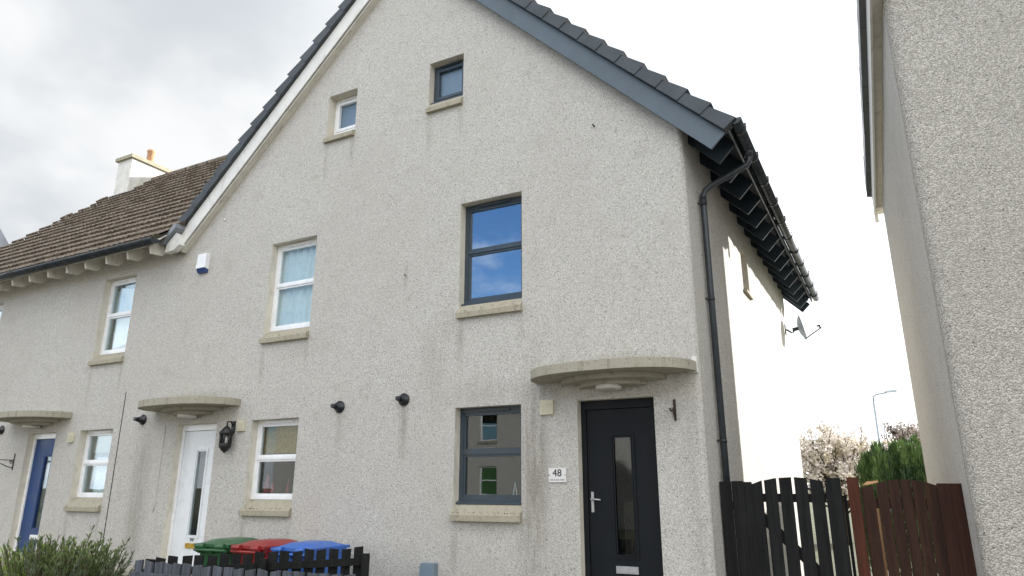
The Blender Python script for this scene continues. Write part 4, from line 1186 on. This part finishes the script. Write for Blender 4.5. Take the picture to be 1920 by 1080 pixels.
def blossom(name, label, cx, cy, z0, rx, rz, n, ca, cb, cc, seed):
    r = random.Random(seed)
    T = thing(name, label, 'tree', (cx, cy, -.6))
    m = leafmat(name + ' petals', ca, cb, cc, .7, .3)
    tr = MB(); tr.tube([(cx, cy, -.6), (cx + .05, cy, .3), (cx, cy, z0 - .2)], [.14, .11, .09], 8)
    tw = MB(); pts = []
    for k in range(n):
        a = r.uniform(0, 2 * pi); e = r.uniform(-.1, 1.0) * pi / 2
        L = r.uniform(.7, 1.0)
        tip = Vector((cx + rx * L * cos(a) * cos(e), cy + rx * L * sin(a) * cos(e), z0 + .2 + rz * L * sin(e)))
        base = Vector((cx, cy, z0 - .3 + r.uniform(-.4, .6)))
        p1 = base.lerp(tip, .4) + Vector((r.uniform(-.2, .2), r.uniform(-.2, .2), r.uniform(0, .25)))
        tw.tube([base, p1, tip], [.035, .02, .006], 5, cap=False)
        for s in range(4):
            q = p1.lerp(tip, r.uniform(0, .9)); tip2 = q + Vector((r.uniform(-.45, .45), r.uniform(-.45, .45), r.uniform(-.1, .6)))
            tw.tube([q, tip2], [.012, .004], 4, cap=False)
            for j in range(30):
                c = q.lerp(tip2, r.uniform(.1, 1.0)) + Vector((r.gauss(0, .06), r.gauss(0, .06), r.gauss(0, .06)))
                pts.append((c, Vector((r.uniform(-1, 1), r.uniform(-1, 1), r.uniform(-.3, 1))).normalized()))
    for k in range(7):                         # bare whips above the crown
        a = r.uniform(0, 2 * pi); q = Vector((cx + rx * .6 * cos(a), cy + rx * .6 * sin(a), z0 + rz * .8))
        tw.tube([q, q + Vector((r.uniform(-.1, .25), 0, r.uniform(.4, .8)))], [.014, .004], 4, cap=False)
    tr.build('trunk', M['bark'], T); tw.build('branches', M['bark'], T, False)
    b = MB(); vs, fs = leaf_quads(pts, .07, .075); b.mesh(vs, fs); b.build('blossom', m, T, False)
blossom('blossom_tree', 'white blossom tree against the bright sky behind the black gate', -1.3, 17.5, .9, 2.6, 1.8, 135, lin('d0c5ba'), lin('eee7de'), lin('b5aa92'), 3)
blossom('blossom_tree', 'pinkish blossom tree beyond the conifer beside the coarse wall', 1.0, 21.5, 1.35, 1.5, 1.85, 110, lin('8f8074'), lin('d0c4b9'), lin('4d423b'), 5)

def street_lamp(x, y, h, label, ang=0.0):
    T = thing('street_lamp', label, 'street lamp', (x, y, -.6))
    b = MB(); b.tube([(x, y, -.6), (x, y, .6), (x, y, .62), (x, y, h - .3)], [.09, .09, .065, .042], 10)
    b.tube([(x, y, h - .3), (x + .02 * cos(ang), y + .02 * sin(ang), h - .1), (x + .12 * cos(ang), y + .12 * sin(ang), h - .02), (x + .5 * cos(ang), y + .5 * sin(ang), h + .03)], .028, 8)
    b.build('column', M['galv'], T)
    b = MB(); d = Vector((cos(ang), sin(ang), .06)); o = Vector((x, y, h)) + d * .45; u = Vector((-sin(ang), cos(ang), 0))
    b.obox(o - u * .08, d * .42, u * .16, (0, 0, .07)); b.build('lamp_head', M['galv'], T)
street_lamp(.02, 24, 4.75, 'galvanised street lamp rising behind the conifer')
def far_gable():
    H = thing('far_house', 'far white gabled house with grey roof just showing past the brown roof', 'house', (-40, 9, -.6))
    # only its falling rake shows past the brown roof
    ax, ay, az = FAR
    T = lambda q: (ax + .44 * q[0] - .9 * q[1], ay + .9 * q[0] + .44 * q[1], az + q[2])
    b = MB(); b.prism([(-5.2, -az - .6), (1.6, -az - .6), (1.6, -3.2), (-1.8, 2.0), (-5.2, -3.2)], 'y', 0, 8, T=T); b.build('wall', M['chim'], H)
    b = MB(); b.prism([(2.0, -3.7), (2.0, -3.0), (-1.8, 2.75), (-5.6, -3.0), (-5.6, -3.7), (-1.8, 2.08)], 'y', -.25, 8.2, T=T); b.build('roof', M['far_tile'], H)
FAR = (-33.6, 7.8, 11.7)
far_gable()

# ================================================================== opposite side of the street (seen in the window glass)
def opposite():
    H = thing('opposite_house', 'pebble-dashed terrace across the street, mirrored in the dark lower window', 'house', (-17, -26, -.6))
    Y = -22.0
    P = lambda u, d, z: (u, Y - d, z)
    holes = []
    wins = []
    for x in (-27.5, -22.3, -16.9, -11.2, -6.0, -.5):
        for t in ('g', 'u'):
            a = (x - .5, x + .5, .75 if t == 'g' else 3.3, 2.1 if t == 'g' else 4.8); holes.append(a); wins.append((a, t, x))
    dh = [(x - .45, x + .45, -.3, 2.0) for x in (-19.6, -14.2)]
    b = MB(); wall_panel(b, -31, 3, -.6, 5.2, holes + dh, P, .28)
    b.poly([(-31, Y, -.6), (-31, Y - 8, -.6), (-31, Y - 8, 5.2), (-31, Y - 4, 8.6), (-31, Y, 5.2)], 0); b.poly([(3, Y, -.6), (3, Y - 8, -.6), (3, Y - 8, 5.2), (3, Y - 4, 8.6), (3, Y, 5.2)], 0)
    b.build('wall', [M['dash_far'], M['reveal'], M['plaster']], H, False)
    for a, t, x in wins:
        b = MB()
        for q in ((a[0], a[0] + .07, a[2], a[3]), (a[1] - .07, a[1], a[2], a[3]), (a[0] + .07, a[1] - .07, a[2], a[2] + .07), (a[0] + .07, a[1] - .07, a[3] - .07, a[3]), (a[0] + .07, a[1] - .07, (a[2] + a[3]) / 2 - .03, (a[2] + a[3]) / 2 + .03)):
            b.box(q[0], q[1], Y - .2, Y - .12, q[2], q[3])
        o = b.build('window', M['upvc'], H)
        b = MB(); b.box(a[0] + .06, a[1] - .06, Y - .175, Y - .165, a[2] + .06, a[3] - .06); b.build('pane', M['green_blind'] if (t == 'g' and abs(x + 16.9) < .1) else M['glass'], o)
        b = MB(); b.box(a[0] - .05, a[1] + .05, Y - .12, Y + .07, a[2] - .12, a[2]); b.build('sill', M['sill'], o)
    for a in dh:
        b = MB(); b.box(a[0] + .002, a[1] - .002, Y - .18, Y - .12, a[2], a[3] - .002); b.build('door', M['door_dark'], H)
    b = MB(); b.prism([(Y + .45, 5.0), (Y - 4, 8.75), (Y - 8.4, 5.0), (Y - 8.4, 5.15), (Y - 4, 8.95), (Y + .45, 5.2)], 'x', -31.3, 3.3); b.build('roof', M['brown_tile'], H)
opposite()
